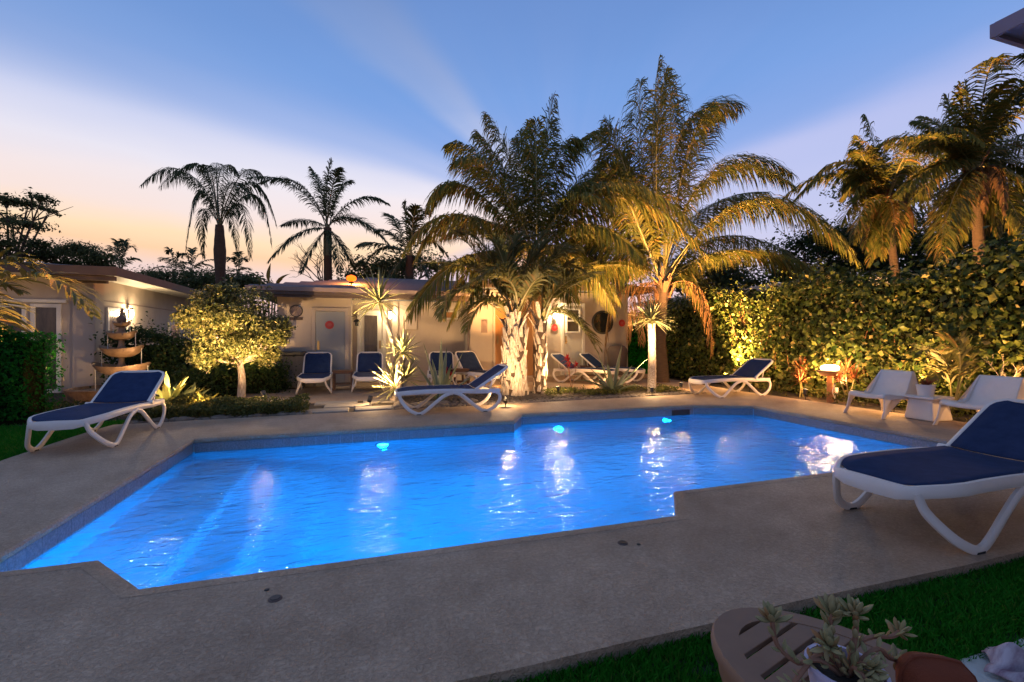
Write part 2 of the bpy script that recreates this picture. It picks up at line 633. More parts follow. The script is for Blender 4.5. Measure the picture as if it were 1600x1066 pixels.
def water_material():
    m = bpy.data.materials.new('water')
    m.use_nodes = True
    nt = m.node_tree
    L = nt.links.new
    nt.nodes.clear()
    out = nt.nodes.new('ShaderNodeOutputMaterial')
    g = nt.nodes.new('ShaderNodeBsdfRefraction')
    g.inputs['IOR'].default_value = 1.33
    g.inputs['Roughness'].default_value = 0.0
    g.inputs['Color'].default_value = (.40, .85, 1, 1)
    gl = nt.nodes.new('ShaderNodeBsdfGlossy')
    gl.inputs['Roughness'].default_value = 0.0
    gl.inputs['Color'].default_value = (.74, .84, 1, 1)
    fr = nt.nodes.new('ShaderNodeFresnel')
    fr.inputs['IOR'].default_value = 1.33
    mx = nt.nodes.new('ShaderNodeMixShader')
    geo = nt.nodes.new('ShaderNodeNewGeometry')
    prev = None
    for sc, det, st, dist, stretch in ((2.4, 2, .6, .06, (1, 1.3, 1)), (8, 3, .7, .030, (.65, 1.35, 1)), (20, 3, .6, .009, (.8, 1.2, 1)), (48, 2, .4, .003, (1, 1, 1))):
        mp = nt.nodes.new('ShaderNodeMapping')
        mp.inputs['Scale'].default_value = stretch
        mp.inputs['Rotation'].default_value = (0, 0, -.3)
        L(geo.outputs['Position'], mp.inputs['Vector'])
        n = nt.nodes.new('ShaderNodeTexNoise')
        n.inputs['Scale'].default_value = sc
        n.inputs['Detail'].default_value = det
        n.inputs['Distortion'].default_value = .6
        L(mp.outputs[0], n.inputs['Vector'])
        b = nt.nodes.new('ShaderNodeBump')
        b.inputs['Strength'].default_value = st
        b.inputs['Distance'].default_value = dist
        L(n.outputs[0], b.inputs['Height'])
        if prev is not None:
            L(prev, b.inputs['Normal'])
        prev = b.outputs[0]
    for nd in (g, gl, fr):
        L(prev, nd.inputs['Normal'])
    L(fr.outputs[0], mx.inputs[0])
    L(g.outputs[0], mx.inputs[1])
    L(gl.outputs[0], mx.inputs[2])
    L(mx.outputs[0], out.inputs[0])
    return m


M['water'] = water_material()
WARM = (1.0, .50, .17)
WHITE = (1.0, .62, .29)
SPOT_GAIN, LAMP_GAIN = 9.0, 2.6


# ------------------------------------------------------------------ lamps (each lit lamp in the picture is a real fixture)
def light(name, kind, loc, W_, color, parent=None, target=None, angle=90, blend=.6, radius=.03):
    ld = bpy.data.lights.new(name, kind)
    ld.energy = W_
    ld.color = color
    ld.shadow_soft_size = radius
    o = bpy.data.objects.new(name, ld)
    COL.objects.link(o)
    o.location = loc
    if kind == 'SPOT':
        ld.spot_size = math.radians(angle)
        ld.spot_blend = blend
    if target is not None:
        o.rotation_euler = (Vector(target) - Vector(loc)).to_track_quat('-Z', 'Y').to_euler()
    if parent is not None:
        o.location = Vector(loc) - parent.location
        o.parent = parent
    return o


def garden_spot(label, loc, target, W_, color=None, angle=80, blend=.7, wide=1.0):
    loc = Vector(loc)
    color = color or WARM
    t = thing('garden_spotlight', label, 'garden light', loc, 0, 'small spotlights in the garden beds')
    d = (Vector(target) - loc).normalized()
    c = Vector((0, 0, .12))
    b = MB()
    b.tube([c - d * .05, c - d * .045, c + d * .05], [.025, .038, .042], 12)
    b.build('housing', M['black'], t, smooth=40)
    s = MB()
    s.tube([(0, 0, -.05), c - Vector((0, 0, .01))], .009, 6)
    s.build('stake', M['black'], t)
    l = MB()
    l.tube([c + d * .0505, c + d * .053], .036, 12)
    l.build('lens', M['lens'], t)
    light('garden_spot_light', 'SPOT', loc + c + d * .07, W_ * SPOT_GAIN, color, t, target, min(150, angle * 1.2), 1.0, .025)
    light('garden_spot_spill', 'POINT', loc + c + d * .10 + Vector((0, 0, .06)), min(W_, 60) * SPOT_GAIN * .045, color, t, radius=.02)
    return t


# ------------------------------------------------------------------ ground, deck, pool
def grid_sheet(name, u0, u1, v0, v1, step, fz, mat, kind='structure', clip=None):
    nu, nv = max(2, int((u1 - u0) / step)), max(2, int((v1 - v0) / step))
    U, Vv = np.meshgrid(np.linspace(u0, u1, nu), np.linspace(v0, v1, nv))
    Z = fz(U, Vv)
    V = np.stack([U, Vv, Z], -1).reshape(-1, 3)
    i = np.arange(nu * nv).reshape(nv, nu)
    F = np.stack([i[:-1, :-1], i[:-1, 1:], i[1:, 1:], i[1:, :-1]], -1).reshape(-1, 4)
    if clip is not None:
        cx = V[F].mean(1)
        F = F[clip(cx[:, 0], cx[:, 1])]
    o = mesh_np(name, V, F, mat, smooth=True)
    return tag(o, kind=kind)


def offset_poly(P, d):
    """mitred offset of a counter-clockwise polygon, outwards for d > 0"""
    n = len(P)
    out = []
    for i in range(n):
        a, b, c = Vector(P[i - 1]), Vector(P[i]), Vector(P[(i + 1) % n])
        e1, e2 = (b - a).normalized(), (c - b).normalized()
        n1, n2 = Vector((e1.y, -e1.x)), Vector((e2.y, -e2.x))
        m = (n1 + n2)
        m = m / max(m.dot(n1), .2)
        out.append(tuple(b + m * d))
    return out


POOL = [(-2.0, 6.37), (-1.95, 3.05), (-1.40, 3.05), (-1.05, 2.64), (2.0, 2.63), (2.3, 3.05), (6.55, 3.08), (6.6, 6.5), (5.65, 6.9), (2.35, 6.9), (2.05, 6.37)]
WATER_Z = -.165


def poly_fill(name, outer, holes, z, thick, mat, kind='structure'):
    bm = bmesh.new()
    edges = []
    for loop in [outer] + holes:
        vs = [bm.verts.new((x, y, z)) for x, y in loop]
        edges += [bm.edges.new((vs[i], vs[(i + 1) % len(vs)])) for i in range(len(vs))]
    bmesh.ops.triangle_fill(bm, use_beauty=True, edges=edges)
    for f in bm.faces:
        if f.normal.z < 0:
            f.normal_flip()
    if thick:
        vs = [v for v in bm.verts if abs(v.co.x - outer[0][0]) >= 0]
        r = bmesh.ops.extrude_edge_only(bm, edges=[e for e in bm.edges if e.is_boundary])
        for v in r['geom']:
            if isinstance(v, bmesh.types.BMVert):
                v.co.z -= thick
    me = bpy.data.meshes.new(name)
    bm.normal_update()
    bm.to_mesh(me)
    bm.free()
    me.materials.append(mat)
    o = link(me, name)
    return tag(o, kind=kind)


rough_edge = lambda a, b, n, amp: [(a[0] + (b[0] - a[0]) * t + random.uniform(-amp, amp), a[1] + (b[1] - a[1]) * t + random.uniform(-amp, amp)) for t in np.linspace(0, 1, n)]

hole = offset_poly(POOL, .09)
deck_outer = rough_edge((-3.45, 1.58), (8.2, 1.6), 30, .012) + rough_edge((8.2, 3.0), (8.2, 8.3), 12, .01) + [(7.3, 8.36)] + rough_edge((7.0, 8.30), (-3.4, 7.78), 22, .02) + rough_edge((-3.45, 7.4), (-3.45, 2.0), 12, .015)
poly_fill('pool_deck', deck_outer, [hole], 0.0, .12, M['deck'])
patio_outer = [(-2.6, 9.35), (0.35, 9.45), (1.0, 10.0), (4.0, 9.95), (6.7, 9.75), (7.25, 8.5), (7.305, 8.364), (8.2, 8.304), (8.35, 9.5), (9.0, 13.6), (-2.6, 13.6)]
poly_fill('patio', patio_outer, [], -.004, .12, M['deck'])
# a shallow raised threshold along the right-hand wing
b = MB()
b.bb((3.7, 12.1, -.05), (8.2, 13.5, .13))
tag(b.build('house_step', M['deck'], bevel=.015), kind='structure')

gz = lambda U, V_: -.10 + .0 * U
tag(mesh_np('ground', [(-250, -60, -.12), (250, -60, -.12), (250, 400, -.12), (-250, 400, -.12)], [(0, 1, 2, 3)], M['soil']), kind='structure')
# the pool hole passes through this sheet: leave a gap there
bpy.data.objects.remove(bpy.data.objects['ground'], do_unlink=True)
poly_fill('ground', [(-250, -60), (250, -60), (250, 400), (-250, 400)], [offset_poly(POOL, .30)], -.12, 0, M['soil'])


def mound(U, V_):
    return -.045 + .03 * np.sin(U * 2.1 + V_) * np.cos(V_ * 1.7) + RNG.normal(0, .008, U.shape)


grid_sheet('garden_bed', -3.4, 7.3, 7.7, 10.4, .06, mound, M['soil'])
grid_sheet('hedge_bed', 8.1, 11.5, 0.5, 14.5, .09, mound, M['soil'])
grid_sheet('side_bed', -9.5, -2.3, 8.2, 13.6, .09, lambda U, V_: mound(U, V_) - .01, M['soil'])
grid_sheet('lawn', -14, -3.4, -1, 8.3, .15, lambda U, V_: -.06 + RNG.normal(0, .006, U.shape), M['turf'])
grid_sheet('front_lawn', -1.5, 9, 1.16, 1.64, .06, lambda U, V_: -.06 + RNG.normal(0, .004, U.shape), M['turf'])
poly_fill('paving', rough_edge((.0, -1.5), (9, -1.5), 2, 0) + rough_edge((9, 1.18), (1.5, 1.16), 60, .012) + [(1.2, .95), (0.0, .95)], [], -.045, .05, M['palepaver'])

# coping and shell, lofted round the pool outline
def loft(name, prof, mat, smooth=35, flip=False):
    V, F = [], []
    n = len(POOL)
    for off, z in prof:
        V += [(x, y, z) for x, y in offset_poly(POOL, off)]
    for i in range(len(prof) - 1):
        for k in range(n):
            F.append((i * n + k, i * n + (k + 1) % n, (i + 1) * n + (k + 1) % n, (i + 1) * n + k))
    b_ = MB()
    b_.add(V, F)
    return b_.build(name, mat, smooth=smooth)


tag(loft('pool_coping', [(.0905, -.05), (.0905, .002), (.028, .002), (.010, -.004), (.0, -.020), (.002, -.045), (.012, -.055), (.03, -.057)], M['deck']), kind='structure')
basin = loft('pool_basin', [(.03, -.056), (.03, -.22), (.012, -.24), (.0, -.26), (0, -1.30), (-.05, -1.4), (-.15, -1.45)], M['plaster'])
tag(basin, kind='structure')
fl = MB()
pf = offset_poly(POOL, -.15)
fl.add([(x, y, -1.45) for x, y in pf], [tuple(range(len(pf)))])
fl.build('pool_floor', M['plaster'], basin)
for k, (u1, z) in enumerate(((-1.28, -.60), (-.90, -.84), (-.52, -1.08))):
    s_ = MB()
    s_.bb((-2.05, 3.06 + .003 * k, -1.5), (u1, 6.375, z))
    s_.build('pool_step', M['plaster'], basin, bevel=.03)
# waterline tiles
tile_me = None
for i in range(len(POOL)):
    a, b_ = Vector(POOL[i]), Vector(POOL[(i + 1) % len(POOL)])
    e = (b_ - a)
    Ln = e.length
    e.normalize()
    nrm = Vector((e.y, -e.x))
    cnt = max(1, round(Ln / .152))
    for k in range(cnt):
        p = a + e * ((k + .5) * Ln / cnt) + nrm * .022
        if tile_me is None:
            tb = MB()
            tb.box((0, 0, 0), (.1495, .014, .155), top=1)
            o = tb.build('tile', M['tile'], basin)
            tile_me = o.data
        else:
            o = link(tile_me, 'tile', basin)
        o.location = (p.x, p.y, -.137)
        o.scale = (Ln / cnt / .152, 1, 1)
        o.rotation_euler = (0, 0, math.atan2(e.y, e.x))
wf = offset_poly(POOL, .0145)
wb = MB()
wb.add([(x, y, WATER_Z) for x, y in wf], [tuple(range(len(wf)))])
tag(wb.build('pool_water', M['water']), kind='structure')
# skimmer mouth in the far wall
sk = AV(1156, 645, 6.9)
b = MB()
b.bb((5.18, 6.895, -.20), (5.55, 6.905, -.075))
b.build('skimmer_mouth', M['black'], basin)


def pool_light(label, loc, nrm, W_, lens=.055, spread=150):
    loc, nrm = Vector(loc), Vector(nrm).normalized()
    t = thing('pool_light', label, 'pool light', loc, 0, 'round lights set in the pool walls')
    b_ = MB()
    b_.tube([nrm * -.01, nrm * .02, nrm * .025], [lens * 1.3, lens * 1.3, lens * 1.15], 20)
    b_.build('ring', M['black'], t, smooth=40)
    l_ = MB()
    l_.tube([nrm * .026, nrm * .032], lens, 20)
    l_.build('lens', M['poollens'], t)
    light('pool_lamp', 'SPOT', loc + nrm * .05, W_, (.0, .35, 1.0), t, loc + nrm * 2 + Vector((0, 0, -.25)), 172, .6, lens * .7)


PL = 270
pool_light('blue underwater light nearest the pool steps, left of the others', (.18, 6.365, -.37), (0, -1, 0), PL * 1.3, .07)
pool_light('blue underwater light in the near left corner of the pool, beside the diagonal edge', (-1.66, 3.06, -.38), (0, 1, 0), PL * .3, .06)
pool_light('blue underwater light in the wall in front of the fat white palm trunk', (2.95, 6.895, -.55), (0, -1, 0), PL * .85, .034)
pool_light('smallest blue underwater light, in the far wall to the left of the dark skimmer mouth', (5.0, 6.895, -.5), (0, -1, 0), PL * .32, .022)
pool_light('blue underwater light under the near edge of the pool', (.3, 2.64, -.5), (0, 1, 0), PL * .6, .07)
pool_light('blue underwater light on the near wall of the right half', (4.4, 3.07, -.5), (0, 1, 0), PL * .14, .07)

# drain caps in the deck
for (px, py), lb in (((430, 936), 'round dark drain cap in the deck near the diagonal pool corner'), ((973, 849), 'round dark drain cap in the deck right of the middle')):
    p = GP(px, py)
    t = thing('drain_cap', lb, 'drain', p, 0, 'drain caps in the deck')
    b = MB()
    b.lathe([(.030, -.01), (.030, .003), (.026, .006)], 18)
    b.build('rim', M['terracotta'], t, smooth=40)
    b = MB()
    b.lathe([(.022, .002), (.022, .0085)], 14)
    b.build('plug', M['black'], t)
for (px, py), lb in (((417, 922), 'tiny screw cap left of the pool corner drain'), ((998, 851), 'tiny screw cap beside the middle drain')):
    p = GP(px, py)
    b = MB()
    b.lathe([(.012, -.01), (.012, .003), (.008, .005)], 10)
    o = b.build('screw_cap', M['black'])
    o.location = p
    tag(o, lb, 'cap', 'drain caps in the deck')

# stepping pavers between deck and patio
path = MB()
path.plate([(-1.15, 8.0), (.75, 8.1), (.75, 9.5), (-1.15, 9.35)], -.1, -.02)
path = tag(path.build('garden_path', M['soil']), kind='structure')
for (x0, y0, x1, y1) in ((-1.05, 8.02, -.32, 8.42), (-.22, 8.06, .42, 8.46), (-.75, 8.52, .05, 8.92), (-.95, 9.0, -.2, 9.36), (-.1, 9.02, .6, 9.40)):
    b = MB()
    b.bb((x0, y0, -.06), (x1, y1, .012 + random.uniform(-.003, .003)))
    b.build('paver', M['paver'], path, bevel=.012)


# ------------------------------------------------------------------ left house
def window_on(parent, name, x0, x1, z0, z1, y, fw, mf, mg, dirn=-1, bars=(), panename='pane'):
    """frame proud of a wall that faces -y (local), pane inside"""
    f = MB()
    yo, yi = y + dirn * .045, y
    for lo, hi in (((x0, z0), (x0 + fw, z1)), ((x1 - fw, z0), (x1, z1)), ((x0 + fw, z1 - fw), (x1 - fw, z1)), ((x0 + fw, z0), (x1 - fw, z0 + fw))):
        f.bb((lo[0], min(yo, yi), lo[1]), (hi[0], max(yo, yi), hi[1]))
    for zb in bars:
        f.bb((x0 + fw, min(yo, yi) + .008, zb - .025), (x1 - fw, max(yo, yi) - .004, zb + .025))
    fo = f.build(name, mf, parent, bevel=.006)
    g = MB()
    g.bb((x0 + fw * .6, min(y - .006 * 0, y + dirn * .012), z0 + fw * .6), (x1 - fw * .6, max(y, y + dirn * .012), z1 - fw * .6))
    g.build(panename, mg, fo)
    return fo


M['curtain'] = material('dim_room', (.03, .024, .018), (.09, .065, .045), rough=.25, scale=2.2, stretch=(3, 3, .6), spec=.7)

lh = thing('white_bungalow', 'cream bungalow on the left behind the square green hedge, with sliding glass door', 'house', (-6.1, 13.0, 0))
b = MB()
b.bb((-8, 0, -.1), (0, 9.0, 2.62))
b.build('wall', M['wall'], lh)
b = MB()
b.bb((-.35, -.10, -.1), (.08, .30, 2.615))
b.build('corner_pier', M['wall'], lh, bevel=.03)
# low roof: flat fascia with a slight pitch, overhanging the pool side
b = MB()
b.add([(-8.3, -.75, 2.62), (.75, -.75, 2.62), (.75, 9.3, 2.62), (-8.3, 9.3, 2.62), (-8.3, -.75, 2.78), (.75, -.75, 2.78), (.75, 9.3, 2.78), (-8.3, 9.3, 2.78), (-4, 2.0, 3.25), (-4, 6.0, 3.25)],
      [(0, 3, 2, 1), (0, 1, 5, 4), (1, 2, 6, 5), (2, 3, 7, 6), (3, 0, 4, 7), (4, 5, 8), (5, 6, 9, 8), (6, 7, 9), (7, 4, 8, 9)], 0)
b.m[5 - 5] = 1
rf = b.build('roof', [M['shingle'], M['trim']], lh)
b = MB()
b.bb((-8.31, -.78, 2.60), (.78, -.752, 2.80))
b.bb((.752, -.752, 2.60), (.78, 9.3, 2.80))
b.build('fascia', M['fascia'], rf, bevel=.006)
b = MB()
b.bb((-.5, -.70, 2.50), (.70, -.56, 2.598))
b.bb((-.3, -.45, 2.46), (.45, -.33, 2.598))
b.build('eave_beam', M['fascia'], lh, bevel=.01)
sl = AV(0, 480, 13.0)
x1 = AV(97, 480, 13.0).x + 6.1
xm = AV(49, 480, 13.0).x + 6.1
dz = 2.0
window_on(lh, 'sliding_door', xm, x1, -.02, dz, 0, .085, M['trim'], M['curtain'])
window_on(lh, 'window', xm - 1.5, xm - .08, .75, dz - .02, 0, .07, M['trim'], M['curtain'])
b = MB()
b.bb((xm - 1.6, -.07, dz + .02), (x1 + .1, -.001, dz + .10))
b.build('lintel', M['trim'], lh, bevel=.008)
# side wall that faces the pool: window made in the wall plane x = 0
def side_window(px0, px1, z0, z1, nm):
    y0, y1 = AU(px0, 500, -6.1).y - 13, AU(px1, 500, -6.1).y - 13
    f = MB()
    for (a, c), (e, g) in (((y0, z0), (y0 + .08, z1)), ((y1 - .08, z0), (y1, z1)), ((y0 + .08, z1 - .08), (y1 - .08, z1)), ((y0 + .08, z0), (y1 - .08, z0 + .08))):
        f.bb((0, a, c), (.05, e, g))
    fo = f.build(nm, M['trim'], lh, bevel=.006)
    g = MB()
    g.bb((0, y0 + .07, z0 + .07), (.015, y1 - .07, z1 - .07))
    g.build('pane', M['curtain'], fo)


side_window(165, 196, .9, 1.98, 'window')
side_window(263, 281, .95, 1.75, 'window')
b = MB()
b.bb((0.0, .31, 2.12), (.012, 9, 2.14))
b.build('wall_seam', M['fasciapink'], lh)

# ------------------------------------------------------------------ main house behind the patio
BH = 12.5
U = lambda px: AV(px, 500, BH).x
UR = lambda px: AV(px, 500, 13.3).x
bh = thing('guest_house', 'long low cream guest house across the back of the patio, with several doors', 'house', (0, BH, 0))
uA0, uA1, uB1, uC1 = U(433), U(549), U(735), U(981)
b = MB()
b.bb((uA0, 0, -.1), (uA1, 5, 2.28))
b.bb((uA1, .8, -.1), (uB1, 5, 2.28))
b.bb((uB1, 0, -.1), (uC1, 5, 2.60))
b.build('wall', M['wall'], bh)
b = MB()
b.bb((uB1 - .02, -.03, -.1), (U(768), .0, 2.58))
b.build('pilaster', M['wall'], bh, bevel=.01)
b = MB()
b.bb((UR(611), .76, -.1), (UR(622), .8, 2.28))
b.build('pilaster', M['wall'], bh, bevel=.01)
# roofs
b = MB()
x0, x1_, z0 = uA0 - .55, uB1 + .3, 2.28
b.add([(x0, -.55, z0), (x1_, -.55, z0), (x1_, 6, z0), (x0, 6, z0), (x0, -.55, z0 + .16), (x1_, -.55, z0 + .16), (x1_, 6, z0 + .16), (x0, 6, z0 + .16), (x0 + 2.8, 2.4, z0 + .84), (x1_, 2.4, z0 + .84)],
      [(0, 3, 2, 1), (0, 1, 5, 4), (1, 2, 6, 9, 5), (2, 3, 7, 6), (3, 0, 4, 7), (4, 5, 9, 8), (6, 7, 8, 9), (7, 4, 8)])
rf = b.build('roof', M['shingle'], bh)
b = MB()
b.bb((x0 - .03, -.58, z0 + .07), (uB1 - .06, -.552, z0 + .175))
b.bb((x0 - .03, -.552, z0 + .07), (x0 - .002, 6, z0 + .175))
b.build('fascia', M['fasciapink'], rf, bevel=.005)
b = MB()
b.bb((x0 - .0, -.50, z0 - .07), (uB1 - .06, -.46, z0 - .002))
b.bb((x0 + .05, -.553, z0 - .01), (uB1 - .06, -.515, z0 + .07))
b.build('eave_board', M['fascia'], rf)
# courses of shingles that can be made out on the near roof slope
b = MB()
for i in range(9):
    y0 = -.55 + i * .33
    za = z0 + .16 + (y0 + .55) / 2.95 * .68
    b.box((((x0 + i * .33) + x1_) / 2, y0 + .17, za + .035), (x1_ - x0 - i * .33, .34, .012), rot=Matrix.Rotation(math.atan(.2305), 3, 'X'))
b.build('shingle_course', M['shingle'], rf)
b = MB()
xr0, xr1 = uB1 - .05, U(1000)
b.bb((xr0, -.55, 2.62), (xr1, 5.5, 2.74))
b.build('flat_roof', M['shingle'], bh)
b = MB()
b.bb((xr0 - .03, -.60, 2.60), (xr1 + .03, -.553, 2.79))
b.bb((xr1 + .002, -.553, 2.60), (xr1 + .03, 5.5, 2.79))
b.build('fascia', M['fascia'], bh, bevel=.006)


def door(px0, px1, z0, z1, y, mat, frame_mat, Uf=U, fw=.09, nm='door', knob=None):
    a, c = Uf(px0), Uf(px1)
    f = MB()
    f.bb((a, y - .05, z0), (a + fw, y, z1))
    f.bb((c - fw, y - .05, z0), (c, y, z1))
    f.bb((a + fw, y - .05, z1 - fw), (c - fw, y, z1))
    d = MB()
    d.bb((a + fw + .004, y - .022, z0 + .01), (c - fw - .004, y, z1 - fw - .004))
    do = d.build(nm, mat, bh, bevel=.004)
    f.build('door_frame', frame_mat, do, bevel=.006)
    if knob:
        kx = a + fw + .07 if knob < 0 else c - fw - .07
        k = MB()
        k.tube([(kx, y - .02, z0 + 1.0), (kx, y - .07, z0 + 1.0)], [.02, .03], 10)
        k.bb((kx - .025, y - .032, z0 + .93), (kx + .025, y - .02, z0 + 1.16))
        k.build('handle', M['brass'], do, smooth=40)
    return do, a + fw, c - fw


door(487, 545, 0, 2.0, 0, M['greydoor'], M['wall'], knob=-1)
do, a, c = door(558, 603, 0, 2.0, .8, M['creamdoor'], M['trim'], Uf=UR, knob=1)
b = MB()
b.bb((a + .10, .765, .28), (c - .14, .777, 1.86))
b.build('glass_pane', M['curtain'], do)
door(770, 808, .13, 2.15, 0, M['orangedoor'], M['wall'], knob=-1, fw=.06)
door(809, 843, .13, 2.15, 0, M['orangedoor'], M['wall'], knob=1, fw=.06)
do, a, c = door(876, 913, .13, 2.28, 0, M['creamdoor'], M['trim'], knob=-1)
fo = window_on(do, 'sash_window', a + .06, c - .06, 1.38, 2.12, -.022, .05, M['trim'], M['curtain'], bars=(1.75,))
# strip window
pa, pb = AV(683, 486, 13.3), AV(716, 498, 13.3)
window_on(bh, 'window', pa.x, pb.x, pb.z - .03, pa.z + .02, .8, .05, M['trim'], M['orangedoor'])
# porthole
pc = AV(941, 504, BH)
b = MB()
R = .33
n = 40
V, F = [], []
for r, y in ((R + .035, 0), (R + .035, -.03), (R - .02, -.04), (R - .02, 0)):
    V += [(pc.x + r * math.cos(2 * PI * k / n), y, pc.z + r * math.sin(2 * PI * k / n)) for k in range(n)]
for i in range(3):
    F += [(i * n + k, i * n + (k + 1) % n, (i + 1) * n + (k + 1) % n, (i + 1) * n + k) for k in range(n)]
b.add(V, F)
fo = b.build('porthole_window', M['black'], bh, smooth=40)
b = MB()
b.disc((pc.x, pc.z), R, -.012, .0, 40)
b.build('pane', M['glass'], fo)
# downpipes
b = MB()
px = AV(441, 560, BH)
b.tube([(px.x, -.06, 1.1), (px.x, -.06, .35), (px.x - .05, -.08, .2), (px.x - .22, -.16, .08)], .055, 10)
b.build('downpipe', M['wall'], bh, smooth=50)
b = MB()
q = AV(731, 500, 13.3)
b.tube([(uB1 - .05, .05, 2.2), (uB1 - .05, .05, .9), (uB1 - .10, .06, .75), (uB1 - .10, .06, 0)], .03, 8)
b.build('downpipe', M['fasciapink'], bh, smooth=50)
b = MB()
vv = AV(756, 508, BH)
b.bb((vv.x - .09, -.05, vv.z - .22), (vv.x + .09, -.031, vv.z + .14))
for i in range(8):
    b.bb((vv.x - .07, -.062, vv.z - .19 + i * .04), (vv.x + .07, -.05, vv.z - .17 + i * .04))
b.build('wall_vent', M['fasciapink'], bh)


def wall_thing(px, py, v):
    p = AV(px, py, v)
    return Vector((p.x, v, p.z))


# clock with hands and hour marks, and the small plaque under it
p = wall_thing(463, 486, BH)
t = thing('wall_clock', 'round clock hanging on the wall left of the grey door', 'clock', p)
b = MB()
b.disc((0, 0), .155, -.03, -.001, 32)
b.build('case', M['black'], t, smooth=40)
b = MB()
b.disc((0, 0), .13, -.036, -.031, 32)
b.build('dial', M['fasciapink'], t)
for k in range(12):
    a = k * PI / 6
    b = MB()
    b.box((.108 * math.sin(a), -.038, .108 * math.cos(a)), (.010, .004, .024), rot=Matrix.Rotation(a, 3, 'Y'))
    b.build('hour_mark', M['black'], t)
for a, l, w in ((math.radians(20), .075, .011), (math.radians(200), .10, .008)):
    b = MB()
    b.box((l / 2 * math.sin(a), -.040, l / 2 * math.cos(a)), (w, .004, l), rot=Matrix.Rotation(a, 3, 'Y'))
    b.build('hand', M['black'], t)
p = wall_thing(463, 498, BH)
b = MB()
b.bb((-.15, -.02, -.035), (.15, -.001, .035))
o = b.build('plaque', M['fascia'], bevel=.004)
o.location = p
tag(o, 'small dark plaque on the wall just under the clock', 'sign')


def red_sign(px, py, v, r, label):
    p = wall_thing(px, py, v)
    t = thing('round_sign', label, 'sign', p - Vector((0, .024, 0)), 0, 'round red signs on the guest house')
    b = MB()
    b.disc((0, 0), r, -.012, .0, 28)
    b.build('sign_disc', M['red'], t)
    b = MB()
    for z, w in ((.28, .6), (.02, .95), (-.24, .6)):
        b.bb((-r * w * .55, -.0145, r * z - r * .055), (r * w * .55, -.0125, r * z + r * .055))
    b.build('lettering', M['redlight'], t)


red_sign(515, 508, BH, .105, 'round red sign on the grey door, nearest the clock')
red_sign(866, 512, BH, .105, 'round red sign under the lit wall lamp by the cream door')
red_sign(971, 505, BH, .11, 'round red sign on the wall right of the porthole window')


def sconce(name_label, loc, nrm, W_, h=.22):
    loc, nrm = Vector(loc), Vector(nrm)
    t = thing('wall_lamp', name_label, 'wall lamp', loc, 0, 'lit lamps on the house walls')
    rot = nrm.to_track_quat('-Y', 'Z').to_matrix()
    b = MB()
    b.box((0, 0, 0), (.12, .02, .20))
    b.v = [tuple(rot @ Vector(v) + nrm * .011) for v in b.v]
    b.build('back_plate', M['black'], t)
    b = MB()
    c = nrm * .09
    b.tube([nrm * .02 + Vector((0, 0, .02)), c + Vector((0, 0, .10))], .01, 6)
    b.lathe([(.05, .10), (.055, .115), (.02, .15)], 14, c)
    b.lathe([(.045, -.12), (.05, -.105), (.05, -.10)], 14, c)
    b.build('bracket', M['black'], t, smooth=40)
    b = MB()
    b.lathe([(.038, -.10), (.042, 0), (.038, .10)], 14, c)
    b.build('glass_shade', M['bulb'], t, smooth=60)
    light('wall_lamp_light', 'POINT', loc + nrm * .17, W_ * LAMP_GAIN, (1, .72, .40), t, radius=.05)
    return t


sconce('lit lamp on the side wall of the left bungalow above the fountain', (-6.1, AU(199, 490, -6.1).y, AU(199, 490, -6.1).z), (1, 0, 0), 30)
sconce('lit lamp beside the glazed door, behind the leaning yucca', wall_thing(609, 493, 13.3) - Vector((0, .04, 0)), (0, -1, 0), 14)
sconce('lit lamp left of the cream door on the right wing', wall_thing(865, 493, BH), (0, -1, 0), 30)

# hanging lantern on the outer corner
p = wall_thing(553, 502, BH)
t = thing('lantern', 'dark unlit lantern on a bracket between the grey door and glazed door', 'lantern', Vector((uA1, BH + .15, p.z)))
b = MB()
b.tube([(0, 0, .12), (.10, 0, .16), (.13, 0, .12), (.13, 0, .06)], .008, 6)
b.build('bracket', M['black'], t)
b = MB()
b.lathe([(.02, .06), (.07, .03), (.09, -.02), (.05, -.025), (.045, -.11), (.06, -.12)], 12, (.13, 0, 0))
b.build('shade', M['black'], t, smooth=40)

# electrical box and conduits in the recess
p = wall_thing(642, 500, 13.3)
t = thing('electrical_box', 'tall beige electrical box on the shaded wall right of the lamp', 'electrical box', p)
b = MB()
b.bb((-.17, -.12, -.28), (.17, -.001, .28))
b.build('box', M['wall'], t, bevel=.012)
b = MB()
b.tube([(.06, -.06, .281), (.06, -.06, .60)], .022, 8)
b.tube([(-.22, -.03, .1), (-.22, -.03, -.6)], .02, 8)
b.build('conduit', M['wall'], t)

# roof security lamp
p = AV(549, 437, 12.75)
t = thing('roof_lamp', 'glowing orange lamp on a post above the guest house roof', 'lamp', (p.x, p.y, 2.55))
b = MB()
b.tube([(0, 0, -.2), (0, 0, p.z - 2.65)], .02, 8)
b.lathe([(.05, p.z - 2.66), (.08, p.z - 2.62), (.03, p.z - 2.60)], 12)
b.build('post', M['black'], t)
b = MB()
b.lathe([(.03, p.z - 2.60), (.11, p.z - 2.57), (.13, p.z - 2.52), (.11, p.z - 2.465), (.03, p.z - 2.43)], 16)
b.build('bulb', M['orangebulb'], t, smooth=60)
light('roof_lamp_light', 'POINT', p + Vector((SY * .16, CY * .16, .03)), 320, (1, .28, .05), t, radius=.02)

